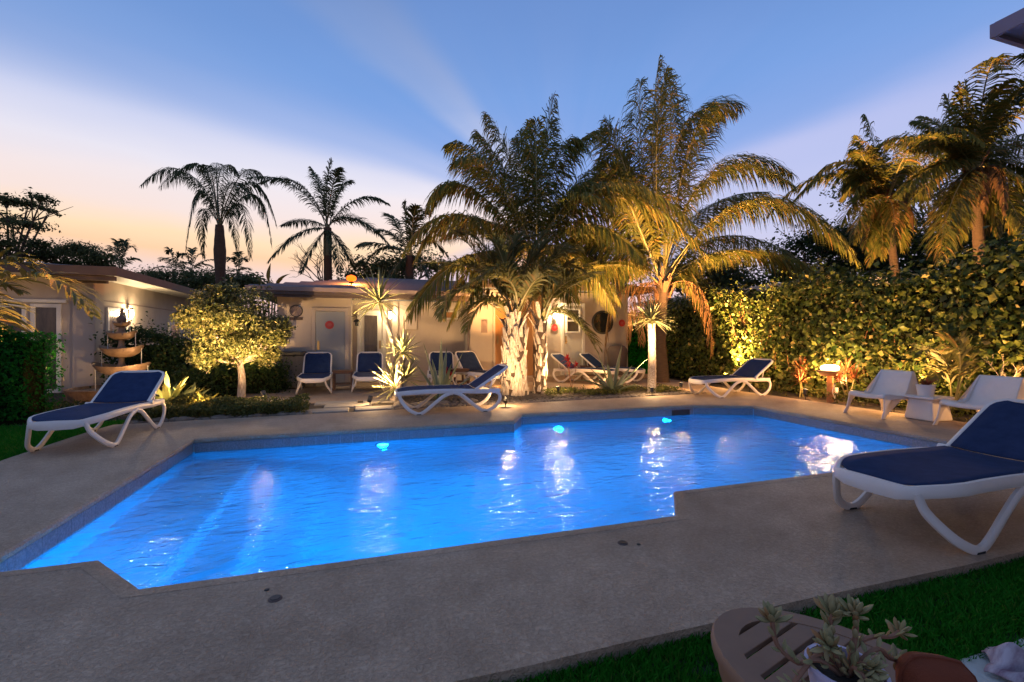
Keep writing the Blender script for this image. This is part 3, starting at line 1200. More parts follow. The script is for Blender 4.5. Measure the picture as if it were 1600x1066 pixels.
# the photographer's own house at the right: eave corner in the upper corner of the picture
ph = thing('near_house', 'near house whose boarded eave corner juts into the top right of the view', 'house', (2.86, 1.37, 2.66))
b = MB()
b.add([(0, 0, .02), (14, 0, .02), (14, -9, .02), (0, -9, .02), (0, 0, .04), (14, 0, .04), (14, -9, .04), (0, -9, .04), (4.5, -4.5, 1.9), (9.5, -4.5, 1.9)],
      [(0, 3, 2, 1), (0, 1, 5, 4), (1, 2, 6, 5), (2, 3, 7, 6), (3, 0, 4, 7), (4, 5, 9, 8), (5, 6, 9), (6, 7, 8, 9), (7, 4, 8)])
b.build('roof', M['shingle'], ph)
b = MB()
b.bb((-.02, .002, -.02), (14, .022, .045))
b.bb((-.022, -9, -.02), (-.002, .002, .045))
b.build('fascia', M['plum'], ph)
b = MB()
for k in range(30):
    b.bb((.0, -.14 - k * .3 + .004, .0), (14, -k * .3 * 1.0 - .0, .018))
b.build('soffit_board', M['plum'], ph)
b = MB()
b.bb((1.3, -8.5, -2.7), (13, -1.1, 0))
b.build('wall', M['wall'], ph)

# neighbour's pale roof beyond the hedge
nh = thing('neighbour_house', 'pale roofed house beyond the tall hedge, glimpsed under the palm fronds', 'house', (12.5, 9.5, 0))
b = MB()
b.bb((0, 0, -.1), (7, 9, 2.75))
b.build('wall', M['wall'], nh)
b = MB()
b.add([(-.5, -.5, 2.75), (7.5, -.5, 2.75), (7.5, 9.5, 2.75), (-.5, 9.5, 2.75), (-.5, -.5, 2.92), (7.5, -.5, 2.92), (7.5, 9.5, 2.92), (-.5, 9.5, 2.92), (3.5, 1, 3.2), (3.5, 8, 3.2)],
      [(0, 3, 2, 1), (0, 1, 5, 4), (1, 2, 6, 5), (2, 3, 7, 6), (3, 0, 4, 7), (4, 5, 8), (5, 6, 9, 8), (6, 7, 9), (7, 4, 8, 9)])
b.build('roof', M['trim'], nh)


# ------------------------------------------------------------------ sun loungers
def arc_pts(ctrl, n=26):
    """Catmull-Rom through control points"""
    P = [Vector(p) for p in ctrl]
    P = [P[0] * 2 - P[1]] + P + [P[-1] * 2 - P[-2]]
    out = []
    segs = len(P) - 3
    for i in range(segs):
        p0, p1, p2, p3 = P[i:i + 4]
        k = max(2, n // segs)
        for j in range(k):
            t = j / k
            out.append(.5 * ((2 * p1) + (p2 - p0) * t + (2 * p0 - 5 * p1 + 4 * p2 - p3) * t * t + (3 * p1 - p0 - 3 * p2 + p3) * t ** 3))
    out.append(P[-2])
    return out


HW = .325      # half width of the rails
HX = 1.28      # hinge


def half_width(x):
    if x > .28:
        return HW
    t = max(0, min(1, x / .28))
    return HW * (.62 + .38 * math.sin(t * PI / 2))


def seat_z(x):
    return .345 + .02 * math.sin(min(1, x / .9) * PI * .75) - .02 * max(0, (.25 - x) / .25) ** 2


def make_lounger():
    root = thing('sun_lounger', 'x', 'sun lounger', (0, 0, 0), 0, 'white and navy sun loungers')
    xs = [1.66, 1.5, 1.3, 1.0, .7, .45, .28, .18, .10, .04, .012]
    L = [(x, -half_width(x), seat_z(x) - .005 if x < HX else .335) for x in xs]
    end = [(0, -HW * .45, seat_z(0) - .012), (-.008, 0, seat_z(0) - .012), (0, HW * .45, seat_z(0) - .012)]
    R = [(x, -y, z) for x, y, z in reversed(L)]
    pts = L + end + R
    b = MB()
    sides = []
    for i in range(len(pts)):
        a, c = Vector(pts[max(i - 1, 0)]), Vector(pts[min(i + 1, len(pts) - 1)])
        T = (c - a).normalized()
        sides.append(T.cross(Vector((0, 0, 1))).normalized())
    hh = [.036] * len(L) + [.045, .048, .045] + [.036] * len(R)
    b.sweep(pts, .019, hh, sides, rnd=.45)
    b.box((1.66, 0, .335), (.05, HW * 2 - .04, .05))
    b.box((HX + .02, 0, .325), (.04, HW * 2 - .04, .03))
    b.build('frame', M['plastic'], root, smooth=50)
    # seat sling
    nx, ny = 26, 9
    V, F = [], []
    for i in range(nx):
        x = .022 + (HX - .03) * i / (nx - 1)
        w = half_width(x - .01) - .012
        if i == 0:
            w *= .8
        for j in range(ny):
            y = -w + 2 * w * j / (ny - 1)
            V.append((x, y, seat_z(x) + .030 - .016 * (1 - (y / w) ** 2)))
    F = [(i * ny + j, (i + 1) * ny + j, (i + 1) * ny + j + 1, i * ny + j + 1) for i in range(nx - 1) for j in range(ny - 1)]
    b = MB()
    b.add(V, F)
    o = b.build('seat_sling', M['navy'], root, smooth=60)
    s = o.modifiers.new('solid', 'SOLIDIFY')
    s.thickness = .006
    # looped legs
    f_ctrl = [(.035, .325), (.065, .22), (.17, .09), (.29, .022), (.36, .016), (.45, .065), (.60, .185), (.74, .285), (.90, .335)]
    r_ctrl = [(.88, .335), (1.02, .285), (1.16, .175), (1.30, .06), (1.40, .016), (1.48, .024), (1.60, .10), (1.665, .20), (1.65, .29), (1.56, .335)]
    for sy in (-1, 1):
        for ctrl in (f_ctrl, r_ctrl):
            pts = arc_pts([(x, sy * (half_width(x) + .004 + .022 * (1 - z / .34)), z) for x, z in ctrl], 40)
            b = MB()
            b.sweep(pts, .017, .027, Vector((0, 1, 0)), rnd=.5)
            lg = b.build('leg', M['plastic'], root, smooth=55)
            cx = .33 if ctrl is f_ctrl else 1.41
            p = MB()
            p.box((cx, sy * (half_width(cx) + .026), .006), (.07, .036, .012))
            p.build('foot_pad', M['rubber'], lg)
    # backrest, hinged
    BL = .66
    w = HW - .022
    pts = [(0, -w, 0), (.2, -w, 0), (.45, -w, .0), (BL - .09, -w * .99, 0), (BL - .03, -w * .90, 0), (BL, -w * .72, 0), (BL + .006, 0, 0)]
    pts = pts + [(x, -y, z) for x, y, z in reversed(pts[:-1])]
    sides = []
    for i in range(len(pts)):
        a, c = Vector(pts[max(i - 1, 0)]), Vector(pts[min(i + 1, len(pts) - 1)])
        sides.append((c - a).normalized().cross(Vector((0, 0, 1))).normalized())
    b = MB()
    b.sweep(pts, .020, .022, sides, rnd=.45)
    b.box((.30, 0, -.012), (.04, 2 * w - .03, .016))
    bk = b.build('backrest', M['plastic'], root, smooth=50, loc=(HX - .01, 0, .372), rot=(0, -math.radians(33), 0))
    V, F = [], []
    nx = 14
    for i in range(nx):
        x = .012 + (BL - .022) * i / (nx - 1)
        ww = w - .014
        if x > BL - .09:
            ww = w * (.985 - .27 * ((x - BL + .09) / .09) ** 2) - .014
        for j in range(ny):
            y = -ww + 2 * ww * j / (ny - 1)
            V.append((x, y, .020 - .018 * (1 - (y / ww) ** 2)))
    F = [(i * ny + j, (i + 1) * ny + j, (i + 1) * ny + j + 1, i * ny + j + 1) for i in range(nx - 1) for j in range(ny - 1)]
    b = MB()
    b.add(V, F)
    o = b.build('back_sling', M['navy'], bk, smooth=60)
    s = o.modifiers.new('solid', 'SOLIDIFY')
    s.thickness = .006
    for sy in (-1, 1):
        b = MB()
        b.tube([(HX - .01, sy * (w - .01), .372), (HX - .01, sy * (HW + .035), .372)], .026, 12)
        b.build('hinge_knob', M['plastic'], root, smooth=40)
        b = MB()
        b.tube([(HX + .02 + .30 * .84, sy * (w - .03), .372 + .3 * .54 - .01), (1.5, sy * (w - .03), .33)], .011, 6)
        b.build('support_rod', M['plastic'], root)
    return root


proto = make_lounger()
LOUNGERS = [
    ((-3.06, 5.86), 90, 33, 'navy lounger alone on the deck left of the pool, foot end towards the camera'),
    ((.43, 7.66), 0, 33, 'white lounger seen side-on behind the far pool edge, in front of the fat palm trunk'),
    ((6.52, 7.90), 2, 34, 'lounger at the far right corner of the deck, in front of the tall hedge'),
    ((2.93, 2.0), 0, 31, 'big lounger nearest the camera, cut by the right edge of the photo'),
    ((-1.13, 10.52), 92, 47, 'lounger facing out in front of the grey door'),
    ((-.02, 10.60), 88, 46, 'lounger in front of the glazed door, half behind the lit yucca'),
    ((1.62, 10.5), 82, 46, 'lounger mostly hidden by the upright agave blades'),
    ((3.05, 10.25), 112, 48, 'lounger left of the fat palm trunk, turned towards the right'),
    ((6.22, 10.72), 126, 36, 'lounger by the cream door, just right of the fat palm trunk'),
    ((7.15, 10.82), 124, 36, 'lounger under the porthole window, behind the big agave'),
]
for i, ((x, y), th, back, lb) in enumerate(LOUNGERS):
    o = proto if i == 0 else copy_tree(proto)
    o.location = (x, y, .001)
    o.rotation_euler = (0, 0, math.radians(th))
    o['label'] = lb
    for ch in o.children:
        if ch.name.startswith('backrest'):
            ch.rotation_euler = (0, -math.radians(back), 0)
        if ch.name.startswith('support_rod') and back > 40:
            ch.scale = (1, 1, 1)


# ------------------------------------------------------------------ moulded white easy chairs
def make_easy_chair():
    root = thing('easy_chair', 'x', 'easy chair', (0, 0, 0), 0, 'white moulded easy chairs')
    # side panel in x (depth, 0 = front) and z; arch between front and rear leg
    def yy(z, s):
        return s * (.245 + (.70 - z) * .10)
    outer = [(-.01, 0), (.05, .12), (.07, .25), (.075, .335), (.10, .362), (.20, .362), (.38, .335), (.47, .34), (.52, .40), (.60, .545), (.665, .665), (.69, .695), (.715, .70), (.735, .68), (.76, .55), (.80, .36), (.835, .20), (.865, 0)]
    inner = [(.79, 0), (.755, .12), (.70, .205), (.60, .255), (.45, .275), (.30, .28), (.20, .27), (.145, .215), (.105, .12), (.055, 0)]
    poly = outer + inner
    for s in (-1, 1):
        b = MB()
        n = len(poly)
        V = [(x, yy(z, s), z) for x, z in poly] + [(x, yy(z, s) - s * .022, z) for x, z in poly]
        F = [((i + 1) % n, i, n + i, n + (i + 1) % n) for i in range(n)]
        # triangulate the face through strips between outer and inner outlines
        bm = bmesh.new()
        vs = [bm.verts.new(v) for v in V]
        for f in F:
            bm.faces.new([vs[k] for k in f])
        f1 = bm.faces.new(vs[:n])
        f2 = bm.faces.new(vs[n:][::-1])
        bmesh.ops.triangulate(bm, faces=[f1, f2])
        bmesh.ops.recalc_face_normals(bm, faces=bm.faces[:])
        me = bpy.data.meshes.new('side_panel')
        bm.to_mesh(me)
        bm.free()
        me.materials.append(M['plastic'])
        me.shade_smooth()
        me.set_sharp_from_angle(angle=math.radians(40))
        o = link(me, 'side_panel', root)
        bv = o.modifiers.new('bevel', 'BEVEL')
        bv.width = .008
        bv.segments = 2
        bv.limit_method = 'ANGLE'
    # seat and back: one dished shell
    prof = [(.062, .30), (.075, .345), (.105, .366), (.20, .358), (.34, .322), (.46, .305), (.525, .335), (.575, .43), (.63, .565), (.672, .66), (.70, .698), (.722, .694)]
    ny = 13
    V = []
    for x, z in prof:
        w = .245 + (.70 - z) * .10 - .004
        for j in range(ny):
            t = -1 + 2 * j / (ny - 1)
            dip = (1 - t * t)
            V.append((x + (.03 * dip if z > .33 and x > .5 else 0), t * w, z - (.030 * dip if x < .55 and x > .1 else .018 * dip * (x <= .1))))
    F = [(i * ny + j, (i + 1) * ny + j, (i + 1) * ny + j + 1, i * ny + j + 1) for i in range(len(prof) - 1) for j in range(ny - 1)]
    b = MB()
    b.add(V, F)
    o = b.build('seat_shell', M['plastic'], root, smooth=70)
    s = o.modifiers.new('solid', 'SOLIDIFY')
    s.thickness = .018
    s.offset = -1
    return root


ec = make_easy_chair()
ec.location = (7.36, 5.14, .001)
ec.rotation_euler = (0, 0, math.radians(-4))
ec['label'] = 'white moulded easy chair on the deck nearer the lit wooden post'
e2 = copy_tree(ec)
e2.location = (7.46, 3.98, .001)
e2.rotation_euler = (0, 0, math.radians(-8))
e2['label'] = 'white moulded easy chair partly behind the big near lounger'

t = thing('side_table', 'low white block table with splayed sides between the two white chairs', 'side table', (7.98, 4.62, 0), math.radians(-4))
b = MB()
b.box((0, 0, .335), (.43, .43, .035), top=.97)
b.build('table_top', M['plastic'], t, bevel=.01)
b = MB()
b.box((0, 0, .16), (.40, .40, .315), top=.80)
b.build('base', M['plastic'], t, bevel=.02)


def pot(name, label, loc, r, h, mat, cat='plant pot', taper=.78):
    t = thing(name, label, cat, loc)
    b = MB()
    b.lathe([(r * taper, 0), (r * .98, h * .93), (r * 1.03, h * .94), (r * 1.03, h), (r * .93, h), (r * .90, h * .82)], 24, cap=False)
    b.add([(r * taper * math.cos(2 * PI * k / 24), r * taper * math.sin(2 * PI * k / 24), 0) for k in range(24)], [tuple(range(23, -1, -1))])
    b.build('pot', mat, t, smooth=45)
    b = MB()
    b.lathe([(r * .91, h * .80), (r * .5, h * .86), (.001, h * .87)], 20, cap=False)
    b.build('potting_soil', M['soil'], t, smooth=60)
    return t


def strip_leaf(mb, p, d, L, w, droop, n=4, fold=.18, taper=None):
    """one blade: single sheet with a folded midrib"""
    d = Vector(d).normalized()
    p = Vector(p)
    side = d.cross(Vector((0, 0, 1)))
    side = side.normalized() if side.length > .05 else Vector((1, 0, 0))
    V = []
    prof = taper or [.55, .95, 1, .75, .04]
    for i in range(n + 1):
        ww = w * prof[min(i, len(prof) - 1)] * .5
        up = side.cross(d).normalized()
        V += [p - side * ww + up * ww * fold, p, p + side * ww + up * ww * fold]
        p = p + d * (L / n)
        d = (d + Vector((0, 0, -droop / n))).normalized()
    F = []
    for i in range(n):
        a = i * 3
        F += [(a, a + 1, a + 4, a + 3), (a + 1, a + 2, a + 5, a + 4)]
    mb.add(V, F)


t = pot('potted_plant', 'small white pot with a few leaves on the white block table', (7.93, 4.62, .353), .115, .17, M['plastic'])
b = MB()
for k in range(14):
    a = k * 2.4
    strip_leaf(b, (0.02 * math.cos(a), .02 * math.sin(a), .14), (math.cos(a), math.sin(a), 1.4), random.uniform(.10, .2), .03, .9)
b.build('leaves', M['redleaf'], t)


# ------------------------------------------------------------------ small brown tables on the patio
def slat_table(label, loc, rz, w, dpt, h, name='wooden_side_table', shelf=True):
    t = thing(name, label, 'side table', loc, rz, 'small brown tables on the patio')
    n = 5
    for k in range(n):
        b = MB()
        b.bb((-w / 2, -dpt / 2 + dpt / n * k + .006, h - .025), (w / 2, -dpt / 2 + dpt / n * (k + 1) - .006, h))
        b.build('slat', M['wood'], t, bevel=.004)
    for sx in (-1, 1):
        for sy in (-1, 1):
            b = MB()
            b.bb((sx * (w / 2 - .035) - .02, sy * (dpt / 2 - .035) - .02, 0), (sx * (w / 2 - .035) + .02, sy * (dpt / 2 - .035) + .02, h - .026))
            b.build('leg', M['wood'], t, bevel=.004)
    b = MB()
    b.bb((-w / 2 + .06, -dpt / 2 + .02, h - .075), (w / 2 - .06, -dpt / 2 + .04, h - .027))
    b.bb((-w / 2 + .06, dpt / 2 - .04, h - .075), (w / 2 - .06, dpt / 2 - .02, h - .027))
    if shelf:
        b.bb((-w / 2 + .06, -dpt / 2 + .03, .13), (w / 2 - .06, dpt / 2 - .03, .15))
    b.build('rail', M['wood'], t)
    return t


slat_table('small dark wooden table between the two loungers by the grey door', (-.58, 11.55, 0), 0, .46, .42, .46)
slat_table('small wooden table behind the upright agave blades, beside the turned lounger', (2.15, 11.25, 0), .2, .42, .40, .46)
t3 = slat_table('small reddish table between the two loungers under the porthole', (6.15, 12.02, .0), -.4, .50, .45, .42)
t = pot('dark_pot', 'small dark pot on the reddish table under the porthole', (6.15, 12.02, .421), .075, .12, M['terracotta'], taper=.9)
b = MB()
for k in range(22):
    a = k * 2.4
    strip_leaf(b, (.01 * math.cos(a), .01 * math.sin(a), .10), (math.cos(a), math.sin(a), .8 + (k % 4) * .4), random.uniform(.05, .1), .022, .6)
b.build('leaves', M['darkleaf'], t)

# ribbed storage unit by the clock, pale box with lid, covered barbecue
p = AV(457, 590, 12.25)
t = thing('storage_bin', 'grey ribbed bin with a dark lid against the wall under the clock', 'storage bin', (p.x, 12.22, 0))
b = MB()
b.bb((-.27, -.2, .02), (.27, .2, .80))
b.build('body', M['greybox'], t, bevel=.01)
for k in range(9):
    b = MB()
    b.bb((-.26 + k * .0605, -.215, .06), (-.225 + k * .0605, -.2005, .76))
    b.build('rib', M['greybox'], t)
b = MB()
b.bb((-.30, -.23, .80), (.30, .22, .90))
b.build('lid', M['black'], t, bevel=.02)
p = AV(719, 560, 12.9)
t = thing('storage_box', 'pale box with a dark lid against the shaded wall beside the downpipe', 'storage box', (p.x, 12.92, 0))
b = MB()
b.bb((-.26, -.2, .0), (.26, .2, .76))
b.build('body', M['trim'], t, bevel=.012)
b = MB()
b.bb((-.29, -.22, .761), (.29, .22, .82))
b.build('lid', M['fascia'], t, bevel=.015)
p = AV(966, 570, 12.2)
t = thing('covered_barbecue', 'dark domed barbecue under a cover, against the wall right of the porthole', 'barbecue', (p.x, 12.25, 0))
b = MB()
b.lathe([(.26, .12), (.28, .5), (.31, .78), (.29, .90), (.22, .99), (.10, 1.03), (.001, 1.035)], 20)
b.build('cover', M['terracotta'], t, smooth=50)
b = MB()
for a in range(3):
    q = (.2 * math.cos(a * 2.1), .2 * math.sin(a * 2.1))
    b.tube([(q[0], q[1], 0), (q[0] * .9, q[1] * .9, .14)], .018, 6)
b.build('legs', M['black'], t)

# ------------------------------------------------------------------ tiered fountain of boat shaped bowls
fp = Vector((-5.05, 12.0, 0))
fz = lambda py: AV(190, py, 12.0).z
fx = lambda px: AV(px, 560, 12.0).x
t = thing('tiered_fountain', 'copper tiered fountain of boat shaped bowls beside the left bungalow', 'fountain', (fx(190), 12.0, 0))
TIERS = [(.62, fz(572), .21), (.47, fz(545), .19), (.33, fz(521), .15), (.20, fz(505), .09)]


def boat_bowl(L, z, h):
    n = 22
    rings = []
    for (k, dz, inner) in ((1.0, 0, 0), (.96, -.25, 0), (.80, -.62, 0), (.50, -.92, 0), (.2, -1, 0)):
        rings.append([(L * k * math.cos(a) * (1 if k > .5 else 1), L * .52 * k * math.sin(a) * abs(math.sin(a)) ** .25, z + h * dz + (.42 * h * abs(math.cos(a)) ** 3 if k > .9 else .18 * h * abs(math.cos(a)) ** 3 * (k > .7))) for a in [2 * PI * i / n for i in range(n)]])
    inn = [[(x * .95, y * .95, zz - .002) for x, y, zz in rings[0]], [(x * .75, y * .75, z - h * .35) for x, y, zz in rings[0]], [(x * .2, y * .2, z - h * .5) for x, y, zz in rings[0]]]
    R = list(reversed(rings)) + inn
    V = [p for r in R for p in r]
    F = []
    for i in range(len(R) - 1):
        for k in range(n):
            F.append((i * n + k, i * n + (k + 1) % n, (i + 1) * n + (k + 1) % n, (i + 1) * n + k))
    F.append(tuple(range(n - 1, -1, -1)))
    b = MB()
    b.add(V, F)
    return b


for i, (L, z, h) in enumerate(TIERS):
    bo = boat_bowl(L, z, h).build('bowl', M['copper'], t, smooth=55)
    bo.rotation_euler = (0, 0, -YAW)
    b = MB()
    b.tube([(L * .4, -.0, z - .02), (L * .45, -.26 * L - .05, z + .02), (L * .46, -.30 * L - .07, z - .05)], .014, 6)
    sp = b.build('spout', M['copper'], t)
    sp.rotation_euler = (0, 0, -YAW)
    below = TIERS[i - 1][1] if i else .12
    b = MB()
    b.lathe([(.10, below - .06), (.055, below + .08), (.05, z - h * .9), (.09, z - h)], 12)
    b.build('stem', M['copper'], t, smooth=50)
    for sx in (-1, 1):
        b = MB()
        x = sx * L * .92
        b.tube([(x, 0, z + .04), (x * 1.0, 0, below - .02)], .007, 5)
        o = b.build('rod', M['trim'], t)
        o.rotation_euler = (0, 0, -YAW)
b = MB()
zt = TIERS[3][1]
b.lathe([(.05, zt - .03), (.085, zt + .05), (.09, zt + .09), (.05, zt + .14), (.035, zt + .17), (.03, zt + .27), (.045, zt + .30)], 16)
b.build('jug', M['terracotta'], t, smooth=50)
b = MB()
b.lathe([(.85, -.08), (.9, .10), (.92, .16), (.84, .17), (.80, .06)], 32)
b.build('basin', M['copper'], t, smooth=45)
b = MB()
b.lathe([(.001, .115), (.815, .115)], 28, cap=False)
b.build('basin_water', M['water'], t)
garden_spot('spotlight shining up the copper fountain from the right', (-4.55, 11.0, 0), (fx(190), 12.0, .75), 9, WHITE, angle=70)

# ------------------------------------------------------------------ wooden lamp post by the hedge
p = Vector((8.72, 6.70, 0))
t = thing('wooden_post_lamp', 'wooden post with a tray carrying a glowing lamp, in front of the hedge', 'post lamp', p, .5)
b = MB()
b.bb((-.055, -.05, -.1), (.055, .05, .50))
b.build('post', M['postwood'], t, bevel=.006)
b = MB()
b.bb((.10, -.03, -.1), (.16, .03, .50))
b.build('post', M['postwood'], t, bevel=.006)
b = MB()
b.add([(-.34, -.16, .56), (.30, -.16, .56), (.30, .16, .56), (-.34, .16, .56), (-.20, -.12, .48), (.22, -.12, .48), (.22, .12, .48), (-.20, .12, .48)], [(0, 1, 2, 3), (7, 6, 5, 4), (0, 4, 5, 1), (1, 5, 6, 2), (2, 6, 7, 3), (3, 7, 4, 0)])
b.bb((-.36, -.17, .562), (.32, .17, .585))
b.build('tray', M['postwood'], t, bevel=.006)
b = MB()
b.lathe([(.02, .588), (.15, .595), (.165, .625), (.15, .665), (.09, .69), (.001, .697)], 20, (-.02, 0, 0))
b.build('lamp_dome', M['lampdome'], t, smooth=60)
b = MB()
b.lathe([(.035, .12), (.035, .24)], 12, (.05, -.09, 0))
b.build('power_socket', M['plastic'], t)
b = MB()
b.tube([(-.10, -.1, .30), (-.3, -.12, .34), (-.42, -.1, .2), (-.3, -.12, .06), (-.12, -.1, .10), (.03, -.08, .14)], .008, 6)
b.build('cable', M['trim'], t, smooth=60)
light('post_lamp_light', 'POINT', p + Vector((-.10, -.16, .78)), 90, (1, .55, .20), t, radius=.10)
light('post_lamp_light', 'POINT', p + Vector((-.10, -.22, .42)), 40, (1, .50, .18), t, radius=.05)

# ------------------------------------------------------------------ foreground: table, succulent, seat, cloth
TC = Vector((.76, .97, 0))
tu, tv = c2w(TC.x, TC.y)
ta = math.radians(123) - YAW
t = thing('oval_garden_table', 'brown oval plastic garden table with slotted top in the near right corner', 'garden table', (tu, tv, -.045), ta)
A_, B_ = .335, .225
Z = .45 + .045
N_ = 48
ell = lambda s: [(A_ * s * math.cos(2 * PI * k / N_), B_ * s * math.sin(2 * PI * k / N_)) for k in range(N_)]
# top made of a rim and slats with open slots between them
b = MB()
rings = [(1.0, Z - .035), (1.01, Z - .02), (1.0, Z - .006), (.985, Z), (.80, Z), (.80, Z - .02), (.95, Z - .035)]
V = [(x, y, z) for s, z in rings for x, y in ell(s)]
F = [(i * N_ + k, i * N_ + (k + 1) % N_, ((i + 1) % len(rings)) * N_ + (k + 1) % N_, ((i + 1) % len(rings)) * N_ + k) for i in range(len(rings)) for k in range(N_)]
b.add(V, F)
b.build('rim', M['resinbrown'], t, smooth=40)
pitch = .058
for k in range(-4, 5):
    xa, xb = k * pitch - pitch / 2 + .0055, k * pitch + pitch / 2 - .0055
    e = lambda x: B_ * .812 * math.sqrt(max(0, 1 - (x / (A_ * .812)) ** 2))
    xa, xb = max(xa, -A_ * .80), min(xb, A_ * .80)
    poly = [(x, -e(x)) for x in np.linspace(xa, xb, 7)] + [(x, e(x)) for x in np.linspace(xb, xa, 7)]
    b = MB()
    b.plate(poly, Z - .016, Z - .0015)
    b.build('slat', M['resinbrown'], t, bevel=.002)
b = MB()
b.bb((-.262, -.03, Z - .03), (.262, .03, Z - .017))
b.build('cross_rail', M['resinbrown'], t)
b = MB()
b.add([(x, y, z) for s, z in ((.97, Z - .034), (.95, Z - .085), (.93, Z - .085), (.95, Z - .034)) for x, y in ell(s)],
      [(i * N_ + k, i * N_ + (k + 1) % N_, (i + 1) * N_ + (k + 1) % N_, (i + 1) * N_ + k) for i in range(3) for k in range(N_)])
b.build('apron', M['resinbrown'], t, smooth=40)
for sx in (-1, 1):
    for sy in (-1, 1):
        b = MB()
        b.sweep([(sx * .20, sy * .135, Z - .05), (sx * .215, sy * .15, .25), (sx * .24, sy * .165, 0)], .022, .022, Vector((0, 1, 0)), rnd=.3)
        b.build('leg', M['resinbrown'], t, smooth=50)

pu, pv = c2w(.642, .875)
t = pot('potted_succulent', 'trailing grey pink succulent in a pale lilac pot on the brown table', (pu, pv, .4508), .066, .120, M['lilacpot'], cat='potted plant', taper=.72)


def fat_leaf(mb, p, d, L, w):
    d = Vector(d).normalized()
    sd = d.cross(Vector((0, 0, 1)))
    sd = sd.normalized() if sd.length > .05 else Vector((1, 0, 0))
    up = sd.cross(d)
    n = 6
    V = []
    for s, r in ((0, .22), (.25, .75), (.55, 1.0), (.82, .72), (1, .08)):
        c = Vector(p) + d * (L * s) + up * (.12 * L * s * s)
        V += [c + sd * (w * .5 * r * math.cos(2 * PI * k / n)) + up * (w * .30 * r * math.sin(2 * PI * k / n)) for k in range(n)]
    mb.add(V, [(i * n + k, i * n + (k + 1) % n, (i + 1) * n + (k + 1) % n, (i + 1) * n + k) for i in range(4) for k in range(n)] + [tuple(range(n - 1, -1, -1)), tuple(range(4 * n, 5 * n))])


cr = Vector((CY, -SY, 0))       # towards the right of the view
cf = Vector((SY, CY, 0))        # away from the viewer
STEMS = [  # (points in right, away, up from the pot's rim centre; rosette size)
    ([(0, 0, -.02), (-.05, .0, .02), (-.08, .02, .0), (-.115, .03, .03), (-.12, .04, .075)], .046),
    ([(0, 0, -.02), (-.04, .01, .025), (-.09, .0, -.01), (-.105, .0, -.035)], .036),
    ([(0, 0, -.02), (-.01, .02, .03), (-.01, .03, .065), (0, .035, .09)], .052),
    ([(0, 0, -.02), (.02, .01, .03), (.035, .02, .07), (.03, .02, .10)], .046),
    ([(0, 0, -.02), (.03, .02, .03), (.075, .03, .045), (.115, .035, .042), (.14, .04, .05)], .036),
    ([(0, 0, -.02), (.03, .0, .02), (.07, .01, .035), (.10, .02, .01), (.125, .03, .0)], .034),
    ([(0, 0, -.02), (.0, -.02, .02), (.01, -.045, .01)], .042),
    ([(0, 0, -.02), (-.02, .0, .03), (-.035, .0, .05)], .044),
    ([(0, 0, -.02), (.015, -.01, .02), (.03, -.03, .025)], .038),
]
rim = Vector((0, 0, .112))
for pts, rs in STEMS:
    P = [rim + cr * x + cf * y + Vector((0, 0, z)) for x, y, z in pts]
    sp = arc_pts(P, 12)
    b = MB()
    b.tube(sp, .0045, 6)
    st = b.build('stem', M['succstem'], t, smooth=60)
    tip = sp[-1]
    ax = (sp[-1] - sp[-2]).normalized()
    q = ax.to_track_quat('Z', 'Y').to_matrix()
    lf = []
    for k in range(12):
        a = k * 2.4
        el = .25 + .09 * k
        d = q @ Vector((math.cos(a) * math.cos(el), math.sin(a) * math.cos(el), math.sin(el)))
        lf.append((tip - ax * .006 + d * .004, d, .92 * rs * random.uniform(.75, 1.05) * (1 - .02 * k)))
    for i in range(2, len(sp) - 1, 2):
        a = random.uniform(0, 6.3)
        T = (sp[i + 1] - sp[i]).normalized()
        s_ = T.orthogonal().normalized()
        for m_ in (1, -1):
            d = s_ * math.cos(a) * m_ + T.cross(s_) * math.sin(a) * m_ + T * .5 + Vector((0, 0, .5))
            lf.append((sp[i], d, .85 * rs * random.uniform(.6, .9)))
    for p_, d, L in lf:
        b = MB()
        fat_leaf(b, p_, d, L, L * .40)
        b.build('leaf', M['succ'], st, smooth=70)

# rust coloured cushion propped on the near end of the table, only its top in view
pp = c2w(.795, .845)
t = thing('cushion', 'rust red cushion at the bottom edge, standing on the near end of the brown table', 'cushion', (pp[0], pp[1], .431), math.radians(-30))
V, F = [], []
n_ = 16
for sgn in (1, -1):
    for i in range(n_):
        for j in range(n_):
            x, y = -1 + 2 * i / (n_ - 1), -1 + 2 * j / (n_ - 1)
            k = 1 - .10 * (abs(x) ** 2) * (1 - abs(y)) - 0
            puff = ((1 - x ** 4) * (1 - y ** 4)) ** .5
            V.append((x * .066 * (1 - .06 * (1 - y * y)) * (1 - .45 * max(0, y) ** 4), sgn * .048 * puff + .010 * y, .088 + y * .088 * (1 - .06 * (1 - x * x)) * (1 - .10 * x * x * (y > .5))))
for s_ in (0, 1):
    o_ = s_ * n_ * n_
    for i in range(n_ - 1):
        for j in range(n_ - 1):
            q = (o_ + i * n_ + j, o_ + (i + 1) * n_ + j, o_ + (i + 1) * n_ + j + 1, o_ + i * n_ + j + 1)
            F.append(q if s_ else q[::-1])
b = MB()
b.add(V, F)
b.build('cover', M['rust'], t, smooth=70)
b = MB()
edge = [(-1, y) for y in np.linspace(-1, 1, 8)] + [(x, 1) for x in np.linspace(-1, 1, 8)[1:]] + [(1, y) for y in np.linspace(1, -1, 8)[1:]]
b.tube([(x * .066 * (1 - .06 * (1 - y * y)) * (1 - .45 * max(0, y) ** 4), .010 * y, .088 + y * .088 * (1 - .06 * (1 - x * x)) * (1 - .10 * x * x * (y > .5))) for x, y in edge], .004, 6)
b.build('piping', M['rust'], t, smooth=60)
